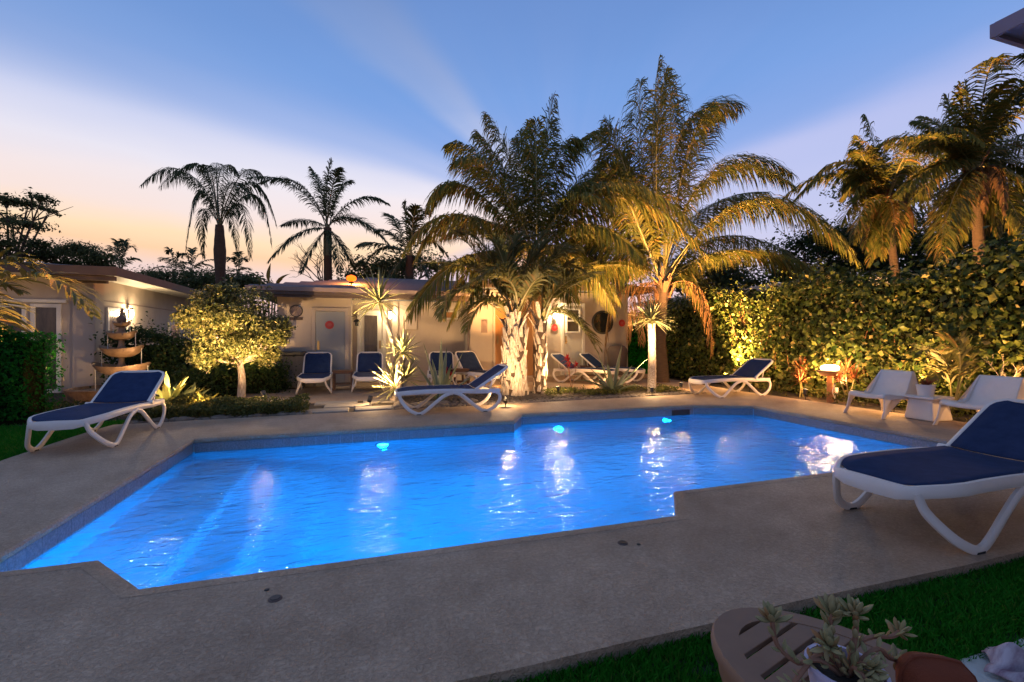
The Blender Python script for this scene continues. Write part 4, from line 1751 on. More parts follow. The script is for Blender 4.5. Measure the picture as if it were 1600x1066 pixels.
# crumpled cloth on the pale paving
pc_ = GP(1592, 1055, -.04)
nx = 26
V, F = [], []
for i in range(nx):
    for j in range(nx):
        x, y = (i / (nx - 1) - .5) * .22, (j / (nx - 1) - .5) * .17
        rr = math.hypot(x / .11, y / .085)
        z = .012 + max(0, 1 - rr * .7) * (.05 + .03 * math.sin(x * 60 + 1.5 * math.sin(y * 30)) + .03 * math.sin(y * 37 + x * 20))
        V.append((x * (1 + .1 * math.sin(y * 50)), y * (1 + .12 * math.sin(x * 40)), z))
F = [(i * nx + j, (i + 1) * nx + j, (i + 1) * nx + j + 1, i * nx + j + 1) for i in range(nx - 1) for j in range(nx - 1)]
b = MB()
b.add(V, F)
o = b.build('crumpled_cloth', M['cloth'], smooth=80, loc=(pc_.x + .02, pc_.y + .01, -.043), rot=(0, 0, .5))
s = o.modifiers.new('solid', 'SOLIDIFY')
s.thickness = .005
tag(o, 'crumpled purple and white cloth lying on the pale paving in the bottom right corner', 'cloth')


# ------------------------------------------------------------------ foliage generators
def unit(a):
    return a / np.maximum(np.linalg.norm(a, axis=-1, keepdims=True), 1e-9)


def leaf_arrays(P, Nrm, size, aspect=.55, fold=.18, jit=.25):
    """folded oval leaves: centre line along a random direction in the plane of each normal"""
    n = len(P)
    Nrm = unit(Nrm)
    r = RNG.normal(size=(n, 3))
    a = unit(np.cross(Nrm, r))
    s = np.cross(Nrm, a)
    L = (size * (1 + jit * RNG.normal(size=n))).clip(size * .4, size * 1.8)[:, None]
    w = L * aspect * .5
    base = P - a * L * .5
    tip = P + a * L * .5 - Nrm * L * .12
    l1, r1 = P - s * w + Nrm * w * fold - a * L * .05, P + s * w + Nrm * w * fold - a * L * .05
    V = np.stack([base, l1, P, r1, tip], 1).reshape(-1, 3)
    i = np.arange(n)[:, None] * 5
    F = np.concatenate([i + np.array([[0, 2, 1]]), i + np.array([[0, 3, 2]]), i + np.array([[1, 2, 4]]), i + np.array([[2, 3, 4]])], 1).reshape(-1, 3)
    return V, F


def frond(parent, C, Pm, Pt, n=64, L=.75, w=.042, droop=.7, rr=.022, mats=None, start=.14, vee=.25, a0=72, a1=26, twist=0.0, name='frond', fat=1.0):
    C, Pm, Pt = (np.array(x, dtype=float) for x in (C, Pm, Pt))
    P1 = 2 * Pm - .5 * (C + Pt)
    bez = lambda t: (1 - t)[:, None] ** 2 * C + 2 * ((1 - t) * t)[:, None] * P1 + t[:, None] ** 2 * Pt
    dbz = lambda t: 2 * (1 - t)[:, None] * (P1 - C) + 2 * t[:, None] * (Pt - P1)
    # rachis
    tr = np.linspace(0, 1, 15)
    pr, Tr = bez(tr), unit(dbz(tr))
    up = np.array([0, 0, 1.0])
    chord = Pt - C
    hor = np.array([chord[0], chord[1], 0])
    hor = hor / (np.linalg.norm(hor) + 1e-6)

    def frame(T):
        ref = np.where(np.abs(T[:, 2:3]) > .93, -hor[None] * np.sign(T[:, 2:3] + 1e-9), up[None])
        side = unit(np.cross(T, ref))
        nn = np.cross(side, T)
        if twist:
            side, nn = side * math.cos(twist) + nn * math.sin(twist), nn * math.cos(twist) - side * math.sin(twist)
        return side, nn

    sd, nn = frame(Tr)
    rad = (rr * (1 - .85 * tr))[:, None]
    K = 5
    ang = np.arange(K) * 2 * PI / K
    RV = (pr[:, None] + sd[:, None] * (rad[:, None] * np.cos(ang)[None, :, None]) + nn[:, None] * (rad[:, None] * .7 * np.sin(ang)[None, :, None])).reshape(-1, 3)
    i = np.arange(14)[:, None] * K
    k = np.arange(K)[None]
    RF = np.stack([i + k, i + (k + 1) % K, i + K + (k + 1) % K, i + K + k], -1).reshape(-1, 4)
    # leaflets on both sides
    t = np.repeat(np.linspace(start, .995, n), 2) + RNG.normal(0, .003, 2 * n)
    t = t.clip(start * .9, 1)
    sg = np.tile([1.0, -1.0], n)[:, None]
    p, T = bez(t), unit(dbz(t))
    s_, n_ = frame(T)
    q = (t - start) / (1 - start)
    ll = (L * (np.sin(PI * (.14 + .80 * q)) ** .75) * RNG.uniform(.78, 1.15, 2 * n))[:, None]
    upr = np.clip((np.abs(T[:, 2]) - .55) / .4, 0, 1) * (T[:, 2] > 0)
    al = np.radians((a0 + (a1 - a0) * q) * (1 - .40 * upr) + RNG.normal(0, 5, 2 * n))[:, None]
    be = (vee + RNG.normal(0, .10, 2 * n))[:, None]
    d = T * np.cos(al) + np.sin(al) * (s_ * sg * np.cos(be) + n_ * np.sin(be))
    d = d + RNG.normal(0, .075, d.shape) + (.10 * np.sin(q * 37 + RNG.uniform(0, 6)))[:, None] * T
    g = np.array([0, 0, -1.0])
    dr = (droop * RNG.uniform(.7, 1.3, 2 * n))[:, None]
    d1 = unit(d + g * dr * .12)
    d2 = unit(d + g * dr * .55)
    d3 = unit(d + g * dr * 1.15)
    a = p
    b = a + d1 * ll * .34
    c = b + d2 * ll * .34
    e = c + d3 * ll * .32
    wv = unit(T - d2 * np.sum(T * d2, 1, keepdims=True))
    ww = w * .5
    V = np.stack([a - wv * ww * .5, a + wv * ww * .5, b - wv * ww, b + wv * ww, c - wv * ww * .8, c + wv * ww * .8, e], 1).reshape(-1, 3)
    o = len(RV)
    j = np.arange(2 * n)[:, None] * 7 + o
    LF = np.concatenate([j + np.array([[0, 1, 3, 2]]), j + np.array([[2, 3, 5, 4]])], 1).reshape(-1, 4)
    LT = (j + np.array([[4, 5, 6]])).reshape(-1, 3)
    F = [tuple(x) for x in RF.tolist()] + [tuple(x) for x in LF.tolist()] + [tuple(x) for x in LT.tolist()]
    mi = [1] * len(RF) + [0] * (len(LF) + len(LT))
    return mesh_np(name, np.concatenate([RV, V]), F, mats, parent, parent.location, mi)


def palm_trunk(parent, pts, rads, mat, rings=True, crownshaft=None, name='trunk'):
    P = arc_pts(pts, 28)
    n = len(P)
    R = np.interp(np.linspace(0, 1, n), np.linspace(0, 1, len(rads)), rads)
    b = MB()
    rr = [r * (1 + (.035 if i % 2 else -.02) + random.uniform(-.015, .015)) for i, r in enumerate(R)] if rings else list(R)
    b.tube(P, rr, 14)
    return b.build(name, mat, parent, origin=parent.location, smooth=60)


def palm(name, label, base, crown, rads, fronds, d, mats, dense=0, jit=26, n=64, L=.75, w=.042, droop=.7, rr=.022, bend=(0, 0), group=None, barkmat=None, start=.14, vee=.25, dd=None, fibre=None, extra=0, shaft=None):
    """fronds: (mid px, tip px[, depth offset at the tip])"""
    base, crown = Vector(base), Vector(crown)
    t = thing(name, label, 'palm', base, 0, group)
    mid = (base + crown) * .5 + Vector((bend[0], bend[1], 0))
    palm_trunk(t, [base + Vector((0, 0, -.15)), mid, crown], rads, barkmat or M['palmbark'])
    if shaft:
        palm_trunk(t, [crown + Vector((0, 0, -shaft[0])), crown + Vector((0, 0, -.4 * shaft[0])), crown + Vector((0, 0, .15))], [shaft[1], shaft[1] * 1.05, shaft[1] * .5], M['greyrachis'], rings=False, name='crownshaft')
    more = []
    for k in range(dense):
        for fr in fronds:
            jx, jy = random.gauss(0, jit), random.gauss(0, jit * .7) + 6
            more.append(((fr[0][0] + jx * .5, fr[0][1] + jy * .5), (fr[1][0] + jx, min(fr[1][1] + jy + 8, 515)), (fr[2] if len(fr) > 2 else 0) + random.uniform(-1.4, 1.4)))
    for i, fr in enumerate(list(fronds) + more):
        (mx, my), (tx, ty) = fr[0], fr[1]
        ddp = fr[2] if len(fr) > 2 else random.uniform(-1, 1) * (dd or 1.2)
        C = crown + Vector((random.uniform(-.07, .07), random.uniform(-.07, .07), random.uniform(-.12, .1)))
        ln = (AD(tx, ty, d + ddp) - C).length
        kf = min(1.0, .55 + .45 * ln / (L * 5))
        frond(t, C, AD(mx, my, d + ddp * .45), AD(tx, ty, d + ddp), n=n, L=L * kf * random.uniform(.92, 1.05), w=w, droop=droop * random.uniform(.8, 1.2), rr=rr, mats=mats, start=start, vee=vee, twist=random.choice((-1, 1)) * random.uniform(.5, 1.3) if ty < my - 60 and abs(tx - mx) < 45 else random.uniform(-.25, .25))
    for i in range(extra):
        # fronds that lean away from the viewer, filling the crown in depth
        a = random.uniform(0, 2 * PI)
        ln = L * random.uniform(3.2, 5)
        up = random.uniform(.15, 1.0)
        h = Vector((math.cos(a), math.sin(a), 0))
        frond(t, crown, crown + h * ln * .45 + Vector((0, 0, ln * (.25 + .25 * up))), crown + h * ln * .9 + Vector((0, 0, ln * (up * .5 - .12))), n=n, L=L * .9, w=w, droop=droop, rr=rr, mats=mats, start=start, vee=vee)
    if fibre:
        for k in range(4):
            a = random.uniform(0, 2 * PI)
            h = Vector((math.cos(a), math.sin(a), 0))
            ln = L * random.uniform(1.5, 2.4)
            frond(t, crown + Vector((0, 0, -.15)), crown + h * ln * .42 + Vector((0, 0, -.10 * ln)), crown + h * ln * .55 + Vector((0, 0, -.75 * ln)), n=34, L=L * .55, w=w, droop=2.6, rr=rr * .7, mats=[M['deadleaf'], M['fibre']], start=.25, vee=-.2)
        b = MB()
        for k in range(fibre):
            a = random.uniform(0, 6.3)
            z = random.uniform(-.55, .1)
            r = rads[-1] * random.uniform(.9, 1.3)
            p = crown + Vector((r * math.cos(a), r * math.sin(a), z))
            strip_leaf(b, p, (math.cos(a) * .35, math.sin(a) * .35, 1), random.uniform(.25, .5), random.uniform(.06, .13), .6, n=3)
        b.build('leaf_sheaths', M['fibre'], t, origin=base)
    return t


def leafy_tree(name, label, base, blobs, nleaf, size, mat, trunk_r=.12, group=None, cat='tree', branches=True, flat=1.0, trunk_mat=None, shell=.45, hub=None):
    """blobs: (centre, radii) clumps spread through the crown"""
    base = Vector(base)
    t = thing(name, label, cat, base, 0, group)
    b = MB()
    C = sum((Vector(c) for c, r in blobs), Vector()) / len(blobs)
    hub = Vector(hub) if hub is not None else base.lerp(Vector((C.x * .5 + base.x * .5, C.y * .5 + base.y * .5, min(c[2] - r[2] for c, r in blobs))), .85)
    b.tube(arc_pts([base + Vector((0, 0, -.15)), base.lerp(hub, .5) + Vector((.03, 0, 0)), hub], 10), [trunk_r * (1 - .35 * i / 11) for i in range(len(arc_pts([base, base.lerp(hub, .5), hub], 10)))], 10)
    b.build('trunk', trunk_mat or M['bark'], t, origin=base, smooth=60)
    if branches:
        b = MB()
        for c, r in blobs:
            c = Vector(c)
            m = hub.lerp(c, .5) + Vector((random.uniform(-.1, .1), random.uniform(-.1, .1), -.05 * (c - hub).length))
            b.tube([hub, m, c], [trunk_r * .5, trunk_r * .3, trunk_r * .1], 6)
            for k in range(3):
                e = c + Vector([random.gauss(0, .55) * x for x in r])
                b.tube([m.lerp(c, .5), e], [trunk_r * .16, trunk_r * .05], 5)
        b.build('branches', trunk_mat or M['bark'], t, origin=base)
    vol = np.array([r[0] * r[1] * r[2] for c, r in blobs]) ** (2 / 3)
    cnt = (nleaf * vol / vol.sum()).astype(int)
    PP, NN = [], []
    for (c, r), k in zip(blobs, cnt):
        dirs = unit(RNG.normal(size=(k, 3)))
        rad = RNG.uniform(0, 1, (k, 1)) ** shell
        lump = 1 + .22 * np.sin(dirs[:, :1] * 7 + c[0] * 3) * np.cos(dirs[:, 1:2] * 6 + c[1]) + .15 * np.sin(dirs[:, 2:] * 9 + c[2] * 5)
        PP.append(np.array(c) + dirs * rad * lump * np.array(r))
        NN.append(dirs * .8 + RNG.normal(0, .6, (k, 3)) + np.array([0, 0, .5]) * flat)
    V, F = leaf_arrays(np.concatenate(PP), np.concatenate(NN), size)
    mesh_np('crown', V, F, mat, t, base)['kind'] = 'stuff'
    return t


def box_hedge(name, label, u0, u1, v0, v1, h, nleaf, size, mat, core, top_amp=.1, core_in=.22, faces='-u-v+z', lean=0.0, loose=.0, aspect=.55, stems=0, cat='hedge', group=None, jit=.25):
    t = thing(name, label, cat, ((u0 + u1) / 2, (v0 + v1) / 2, 0), 0, group)
    n = nleaf
    U_ = RNG.uniform(u0, u1, n)
    V_ = RNG.uniform(v0, v1, n)
    H = h + top_amp * (np.sin(U_ * 2.3 + 1) + np.sin(V_ * 1.9) + .6 * np.sin(V_ * 5.1 + U_ * 3)) * .5
    Z_ = RNG.uniform(.02, 1, n) * H
    Nn = RNG.normal(0, .65, (n, 3)) + np.array([0, 0, .35])
    # pull leaves towards the outer faces
    pick = RNG.uniform(0, 1, n)
    dep = np.abs(RNG.normal(0, .11, n))
    A = {'-u': (v1 - v0) * h, '+u': (v1 - v0) * h, '-v': (u1 - u0) * h, '+v': (u1 - u0) * h, '+z': (u1 - u0) * (v1 - v0)}
    ks = [faces[i:i + 2] for i in range(0, len(faces), 2)]
    cum = np.cumsum([A[k] for k in ks]) / sum(A[k] for k in ks)
    wob = .10 * (np.sin(V_ * 3.1 + Z_ * 2.2) + np.sin(U_ * 2.7 - Z_ * 3.3) * .8 + np.sin(V_ * 7 + U_ * 5 + Z_ * 6) * .5)
    lo = 0
    for k, hi in zip(ks, cum):
        s = (pick >= lo) & (pick < hi)
        lo = hi
        if k == '-u':
            U_[s] = u0 + dep[s] + wob[s] + lean * Z_[s]
            Nn[s, 0] -= 1
        if k == '+u':
            U_[s] = u1 - dep[s] - wob[s]
            Nn[s, 0] += 1
        if k == '-v':
            V_[s] = v0 + dep[s] + wob[s]
            Nn[s, 1] -= 1
        if k == '+v':
            V_[s] = v1 - dep[s] - wob[s]
            Nn[s, 1] += 1
        if k == '+z':
            Z_[s] = H[s] - dep[s] + wob[s]
            Nn[s, 2] += 1
    P = np.stack([U_, V_, Z_], -1)
    if loose:
        m = RNG.uniform(0, 1, n) < loose
        P[m] += RNG.normal(0, .16, (m.sum(), 3))
    V, F = leaf_arrays(P, Nn, size, aspect, jit=jit)
    mesh_np('foliage', V, F, mat, t, t.location)['kind'] = 'stuff'
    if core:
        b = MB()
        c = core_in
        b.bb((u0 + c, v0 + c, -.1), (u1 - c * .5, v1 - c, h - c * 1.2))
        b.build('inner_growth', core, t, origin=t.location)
    if stems:
        b = MB()
        for k in range(stems):
            x, y = random.uniform(u0 + .03, u0 + .35), random.uniform(v0, v1)
            z = random.uniform(.6, h)
            b.tube([(x + .25, y, -.05), (x + random.uniform(-.05, .2), y + random.uniform(-.2, .2), z * .5), (x + random.uniform(-.15, .15), y + random.uniform(-.35, .35), z)], [.018, .012, .005], 5)
        b.build('stems', M['postwood'], t, origin=t.location)
    return t


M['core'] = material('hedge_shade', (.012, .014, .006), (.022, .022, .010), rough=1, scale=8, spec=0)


def rosette(parent, c, axis, n, L, w, mat, lo=-.35, hi=1.35, droop=.5, name='leaf_rosette', nseg=4, taper=None, fold=.18, split=False):
    """spiky head of sword leaves"""
    c = Vector(c)
    q = Vector(axis).to_track_quat('Z', 'Y').to_matrix()
    b = MB()
    for k in range(n):
        a = k * 2.39996 + random.uniform(-.1, .1)
        el = lo + (hi - lo) * (k + .5) / n + random.uniform(-.12, .12)
        d = q @ Vector((math.cos(a) * math.cos(el), math.sin(a) * math.cos(el), math.sin(el)))
        strip_leaf(b, c + d * .02, d, L * random.uniform(.78, 1.1) * (1 - .12 * (k / n)), w * random.uniform(.85, 1.1), droop * random.uniform(.5, 1.4), nseg, fold, taper or [.6, 1, .95, .6, .03])
        if split:
            b.build('leaf', mat, parent, origin=parent.location)
            b = MB()
    if split:
        return None
    return b.build(name, mat, parent, origin=parent.location)


def agave_leaf(p, d, L, w, droop, edge=True):
    d = Vector(d).normalized()
    p = Vector(p)
    side = d.cross(Vector((0, 0, 1)))
    side = side.normalized() if side.length > .05 else Vector((1, 0, 0))
    prof = [.62, .85, 1.0, .95, .75, .45, .03]
    n = len(prof) - 1
    b = MB()
    V = []
    for i in range(n + 1):
        up = side.cross(d).normalized()
        ww = w * .5 * prof[i]
        th = .022 * (1 - i / n) + .004
        V += [p - side * ww + up * ww * .30, p - side * ww * .78 + up * ww * .2, p + up * th * .2, p + side * ww * .78 + up * ww * .2, p + side * ww + up * ww * .30, p - up * th]
        p = p + d * (L / n)
        d = (d + Vector((0, 0, -droop / n * (.4 + i / n)))).normalized()
    for i in range(n):
        a = i * 6
        for k in range(6):
            F = [(a + k, a + (k + 1) % 6, a + 6 + (k + 1) % 6, a + 6 + k)]
            b.f += F
            b.m += [1 if k in (0, 3) else 0]
    b.v = [tuple(v) for v in V]
    return b


def agave(label, base, tips, w, d, name='agave', mats=None, L=None):
    """tips: (px, py, depth offset)"""
    base = Vector(base)
    t = thing(name, label, 'agave', base, 0, 'agaves in the planting bed')
    for tip in tips:
        T = AD(tip[0], tip[1], d + tip[2])
        dv = T - base
        ln = dv.length * 1.03
        hd = dv.normalized() + Vector((0, 0, .10 if dv.z > .3 else .45))
        o = agave_leaf(base + Vector((0, 0, .02)) + Vector((dv.x, dv.y, 0)).normalized() * .05, hd, ln, w * random.uniform(.85, 1.1), .22 if dv.z > .3 else .95).build('leaf', mats or [M['agave'], M['agaveedge']], t, origin=base, smooth=50)
    return t


# ------------------------------------------------------------------ the big coconut palm on the right
CM = [M['coco'], M['rachis']]
base = Vector((7.9, 10.95, 0))
crown = AD(1036, 442, 12.6)
palm('coconut_palm', 'big golden lit coconut palm right of centre, its tallest fronds reaching highest of all', base, crown, [.21, .165, .155, .16],
     [((1020, 250), (1030, 92), -.3), ((1006, 270), (1000, 128), .5), ((1048, 250), (1046, 118), .9), ((1066, 215), (1158, 165), .6), ((1068, 265), (1112, 165), -.8),
      ((985, 285), (948, 190), .2), ((982, 330), (946, 250), -.9), ((1112, 268), (1238, 272), -.4), ((1175, 312), (1334, 392), -.9), ((1168, 392), (1312, 446), -1.3),
      ((968, 378), (898, 356), -.6), ((962, 408), (885, 440), -1.0), ((1078, 425), (1108, 500), .8), ((1100, 330), (1200, 300), 1.6), ((1000, 300), (965, 235), 1.5), ((1120, 370), (1240, 400), 1.5)],
     12.6, CM, n=128, L=1.22, w=.027, droop=1.8, rr=.030, bend=(-.02, .1), fibre=34, vee=.12, dense=1, jit=13)
# middle coconut palm, behind the fat trunk
crown = AD(838, 402, 12.0)
base = AD(843, 603, 12.0)
base.z = 0
palm('coconut_palm', 'dark coconut palm standing behind the fat white trunk, left of the golden one', base, crown, [.17, .15, .14, .14],
     [((847, 270), (866, 150), .0), ((800, 268), (762, 182), .4), ((766, 265), (702, 226), -.3), ((730, 292), (668, 325), -.6), ((716, 335), (632, 392), -.9), ((730, 400), (640, 478), -.6),
      ((758, 400), (690, 485), .6), ((876, 268), (926, 206), .5), ((888, 305), (956, 300), -.5), ((912, 350), (992, 392), -.9), ((905, 400), (968, 470), .5), ((822, 290), (812, 205), .9),
      ((785, 305), (738, 246), 1.1), ((880, 310), (942, 252), 1.2), ((770, 350), (690, 372), 1.3), ((800, 380), (742, 450), -1.2), ((868, 390), (905, 470), -1.2), ((838, 280), (838, 190), -.8)],
     12.0, [M['coco'], M['rachis']], n=104, L=1.12, w=.029, droop=1.8, rr=.026, fibre=20, vee=.12, extra=4, dense=1, jit=13)

# ------------------------------------------------------------------ the fat white trunked date palm
base = GP(806, 616)
t = thing('date_palm', 'short date palm with fat pale shaggy trunks, floodlit beside the pool bed', 'palm', base)
trunks = [([base + Vector((0, 0, -.1)), base + Vector((-.03, 0, .6)), AD(806, 512, 10.0)], [.27, .25, .235, .21], 84), ([GP(843, 614) + Vector((0, 0, -.1)), AD(846, 560, 10.1), AD(846, 505, 10.1)], [.13, .12, .105, .10], 44)]
boot_me = None
for pts, rads, nb in trunks:
    palm_trunk(t, pts, [r * .96 for r in rads], M['palmbark'], rings=True)
    P = arc_pts(pts, 40)
    for k in range(nb):
        f = (k + .5) / nb
        p = P[min(len(P) - 1, int(f * len(P)))]
        r = np.interp(f, np.linspace(0, 1, len(rads)), rads)
        a = k * 2.399 + random.uniform(-.2, .2)
        if boot_me is None:
            b = MB()
            V = []
            for i, (x, w_, th) in enumerate(((0, .075, .03), (.10, .07, .03), (.20, .05, .024), (.29, .02, .012))):
                off = .0 + .55 * x * x
                V += [(-w_, off, x), (w_, off, x), (w_ * .6, off + th, x), (-w_ * .6, off + th, x)]
            b.add(V, [(i * 4 + k2, i * 4 + (k2 + 1) % 4, i * 4 + 4 + (k2 + 1) % 4, i * 4 + 4 + k2) for i in range(3) for k2 in range(4)] + [(0, 3, 2, 1), (12, 13, 14, 15)])
            o = b.build('leaf_base', M['boot'], t)
            boot_me = o.data
        else:
            o = link(boot_me, 'leaf_base', t)
        o.location = p - t.location + Vector((math.cos(a) * r * .96, math.sin(a) * r * .96, -.12))
        o.rotation_euler = (random.uniform(-.10, .16), random.uniform(-.32, .32), a - PI / 2)
        sc = random.uniform(.7, 1.3) * (1 if r > .18 else .65)
        o.scale = (sc, sc * random.uniform(.7, 1.3), sc * random.uniform(.8, 1.5))
c1, c2 = AD(804, 505, 10.0), AD(846, 500, 10.1)
DF = [(c1, (752, 425), (692, 418), -.5), (c1, (742, 452), (690, 485), -.7), (c1, (765, 400), (722, 365), .3), (c1, (788, 415), (768, 372), -.4), (c1, (800, 415), (812, 368), .4), (c1, (828, 420), (858, 375), .6),
      (c1, (842, 425), (905, 392), -.4), (c1, (765, 470), (728, 515), -.9), (c2, (885, 488), (932, 548), -.3), (c2, (866, 440), (900, 405), .5), (c2, (874, 450), (938, 425), -.6), (c2, (852, 425), (880, 382), .8),
      (c1, (775, 430), (735, 400), .9), (c1, (800, 440), (785, 395), .9), (c2, (880, 440), (930, 410), .9), (c1, (790, 425), (745, 440), -1.2), (c1, (835, 440), (870, 440), -1.2)]
DF = DF + [(C, (m_[0] + random.gauss(0, 12), m_[1] + random.gauss(0, 8)), (tp[0] + random.gauss(0, 22), tp[1] + random.gauss(0, 14)), dd + random.uniform(-.6, .6)) for C, m_, tp, dd in DF]
for C, m_, tp, dd in DF:
    frond(t, C + Vector((random.uniform(-.06, .06), random.uniform(-.06, .06), 0)), AD(m_[0], m_[1], 10.05 + dd * .5), AD(tp[0], tp[1], 10.05 + dd), n=56, L=.52, w=.034, droop=.7, rr=.026, mats=[M['pindo'], M['rachis']], start=.22, vee=.45, a0=62, a1=30)
b = MB()
for k in range(26):
    a = random.uniform(0, 6.3)
    c = c1 if k % 3 else c2
    strip_leaf(b, c + Vector((math.cos(a) * .16, math.sin(a) * .16, random.uniform(-.25, .05))), (math.cos(a) * .5, math.sin(a) * .5, 1), random.uniform(.3, .5), random.uniform(.06, .11), .5, 3)
b.build('leaf_sheaths', M['boot'], t, origin=base)

# ------------------------------------------------------------------ yuccas / dracaenas
yb = GP(613, 626)
t = thing('yucca', 'floodlit clump of yuccas with several spiky heads and one tall leaning stem', 'yucca', yb)
for pts, r in (([yb + Vector((0, 0, -.05)), AD(614, 580, 9.0), AD(613, 535, 9.1), AD(593, 474, 9.2)], .045), ([yb + Vector((.10, .02, -.05)), AD(626, 590, 8.95), AD(630, 552, 9.0)], .055), ([yb + Vector((.02, -.08, -.05)), AD(624, 600, 8.8), AD(622, 565, 8.9)], .05), ([yb + Vector((.1, .05, -.05)), AD(630, 606, 8.9), AD(634, 594, 9.0)], .04)):
    palm_trunk(t, pts, [r * 1.2, r, r], M['boot'], name='stem')
rosette(t, AD(592, 472, 9.2), (-.25, -.15, 1), 60, .80, .045, M['yucca'], lo=-.45, droop=.45, split=True)
rosette(t, AD(630, 550, 9.0), (.12, -.1, 1), 64, .52, .042, M['yucca'], lo=-.5, droop=.3, split=True)
rosette(t, AD(619, 606, 8.85), (-.62, -.2, .9), 40, .70, .045, M['yucca'], lo=.05, droop=.15, split=True)
rosette(t, AD(634, 592, 9.0), (.45, -.15, .9), 38, .52, .042, M['yucca'], lo=.0, droop=.2, split=True)
garden_spot('small spotlight at the foot of the yucca clump', yb + Vector((-.42, -.62, 0)), yb + Vector((-.05, .05, 1.0)), 230, WHITE, angle=76)

db = GP(1018, 613)
t = thing('dracaena', 'single stemmed spiky dracaena in front of the coconut trunk, stem lit white', 'dracaena', db)
palm_trunk(t, [db + Vector((0, 0, -.05)), AD(1019, 560, db.length), AD(1018, 503, 10.2)], [.10, .09, .085], M['boot'], name='stem')
rosette(t, AD(1018, 500, 10.2), (0, -.1, 1), 84, .62, .042, M['yucca'], lo=-.42, hi=1.3, droop=.45, split=True)
garden_spot('small spotlight in front of the single stemmed dracaena', Vector((db.x - .35, 8.33, .0)), AD(1018, 510, 10.15), 150, WHITE, angle=84)

# thin red dracaenas by the post lamp
for (px, py, heads, lb) in ((1252, 618.4, ((1252, 577), (1250, 597)), 'thin reddish dracaena left of the wooden post lamp'), (1326, 628, ((1322, 582), (1335, 592), (1312, 596)), 'spiky reddish dracaena right of the wooden post lamp, glowing orange')):
    p = GP(px, py)
    t = thing('red_dracaena', lb, 'dracaena', p, 0, 'reddish dracaenas by the hedge')
    dpt = p.x * SY + p.y * CY
    for hx, hy in heads:
        c = AD(hx, hy, dpt + random.uniform(-.1, .1))
        palm_trunk(t, [p + Vector((random.uniform(-.06, .06), 0, -.05)), (p + c) * .5, c], [.013, .011, .010], M['rachis'], name='stem')
        rosette(t, c, (0, 0, 1), 34, .34, .018, M['redleaf'], lo=-.3, droop=.4)

# ------------------------------------------------------------------ agaves and other bed plants
ab = GP(688, 626)
agave('tall grey agave with upright blades behind the side-on lounger', ab, [(665, 540, .1), (689, 533, -.1), (697, 546, .3), (719, 556, -.1), (704, 572, -.4), (652, 572, .3), (645, 600, -.3), (735, 592, .2), (676, 565, .5)], .10, ab.x * SY + ab.y * CY)
ab = GP(957, 614)
agave('big pale edged agave spreading in the bed in front of the cream door', ab, [(937, 552, .1), (969, 543, .1), (1008, 565, 0), (950, 570, -.3), (985, 575, .3), (900, 606, -.2), (1002, 612, -.2), (918, 598, .4), (936, 616, -.5), (925, 580, .5), (990, 600, .5), (975, 610, -.5)], .125, ab.x * SY + ab.y * CY)
bp = GP(292, 640)
t = thing('bromeliad', 'lit clump of broad arching bromeliad leaves beside the lone left lounger', 'bromeliad', bp)
for c, n_, L_ in ((AD(262, 632, 7.7), 28, .72), (AD(296, 632, 7.9), 22, .56), (AD(318, 634, 7.7), 16, .40)):
    for k in range(n_):
        a = k * 2.4
        el = .25 + .95 * k / n_
        b = MB()
        strip_leaf(b, c + Vector((0, 0, -.1)), (math.cos(a) * math.cos(el), math.sin(a) * math.cos(el), math.sin(el)), L_ * random.uniform(.8, 1.1), .085, .5, 5, .3, [.7, 1, 1.05, 1.0, .8, .1])
        b.build('leaf', M['brom'], t, origin=bp)
garden_spot('tiny spotlight beside the bromeliad clump', GP(330, 645), AD(270, 600, 7.8), 45, angle=110)
# red flowers near the turned lounger and by the cream door lounger
for px, py, top, lb in ((704, 612, 585, 'small red flowering plant left of the fat palm trunk'), (893, 610, 566, 'slim red leaved plant between the fat trunk and the big agave')):
    p = GP(px, py)
    dpt = p.x * SY + p.y * CY
    t = thing('red_plant', lb, 'plant', p, 0, 'small red plants in the bed')
    for k in range(4):
        c = AD(px + random.uniform(-9, 9), top + random.uniform(-6, 8), dpt)
        palm_trunk(t, [p + Vector((random.uniform(-.05, .05), random.uniform(-.05, .05), -.04)), (p + c) * .5, c], [.008, .007, .006], M['succstem'], name='stem')
        rosette(t, c, (0, 0, 1), 16, .15, .035, M['redflower'], lo=-.3, droop=.6, name='flower_head')

# ------------------------------------------------------------------ round clipped tree
tb = GP(376, 622)
cc = AD(368, 510, 9.27)
blobs = [(cc, (.84, .84, .84))]
for k in range(16):
    a = k * 2.4
    z = random.uniform(-.75, .85)
    rr = math.sqrt(1 - z * z)
    blobs.append((cc + Vector((math.cos(a) * rr * .80, math.sin(a) * rr * .80, z * .84)), (.27, .27, .24)))
leafy_tree('topiary_tree', 'round clipped tree glowing in its uplights, left of the grey door', tb, blobs, 34000, .064, M['topiary'], .085, shell=.38, trunk_mat=M['boot'], hub=cc + Vector((.08, 0, -.75)))
garden_spot('spotlight under the left side of the round clipped tree', Vector((-3.35, 8.9, .12)), cc + Vector((-.1, -.4, .35)), 95, WHITE, angle=86)
garden_spot('spotlight under the right side of the round clipped tree', Vector((-1.75, 8.9, .12)), cc + Vector((.05, -.4, .3)), 95, WHITE, angle=86)

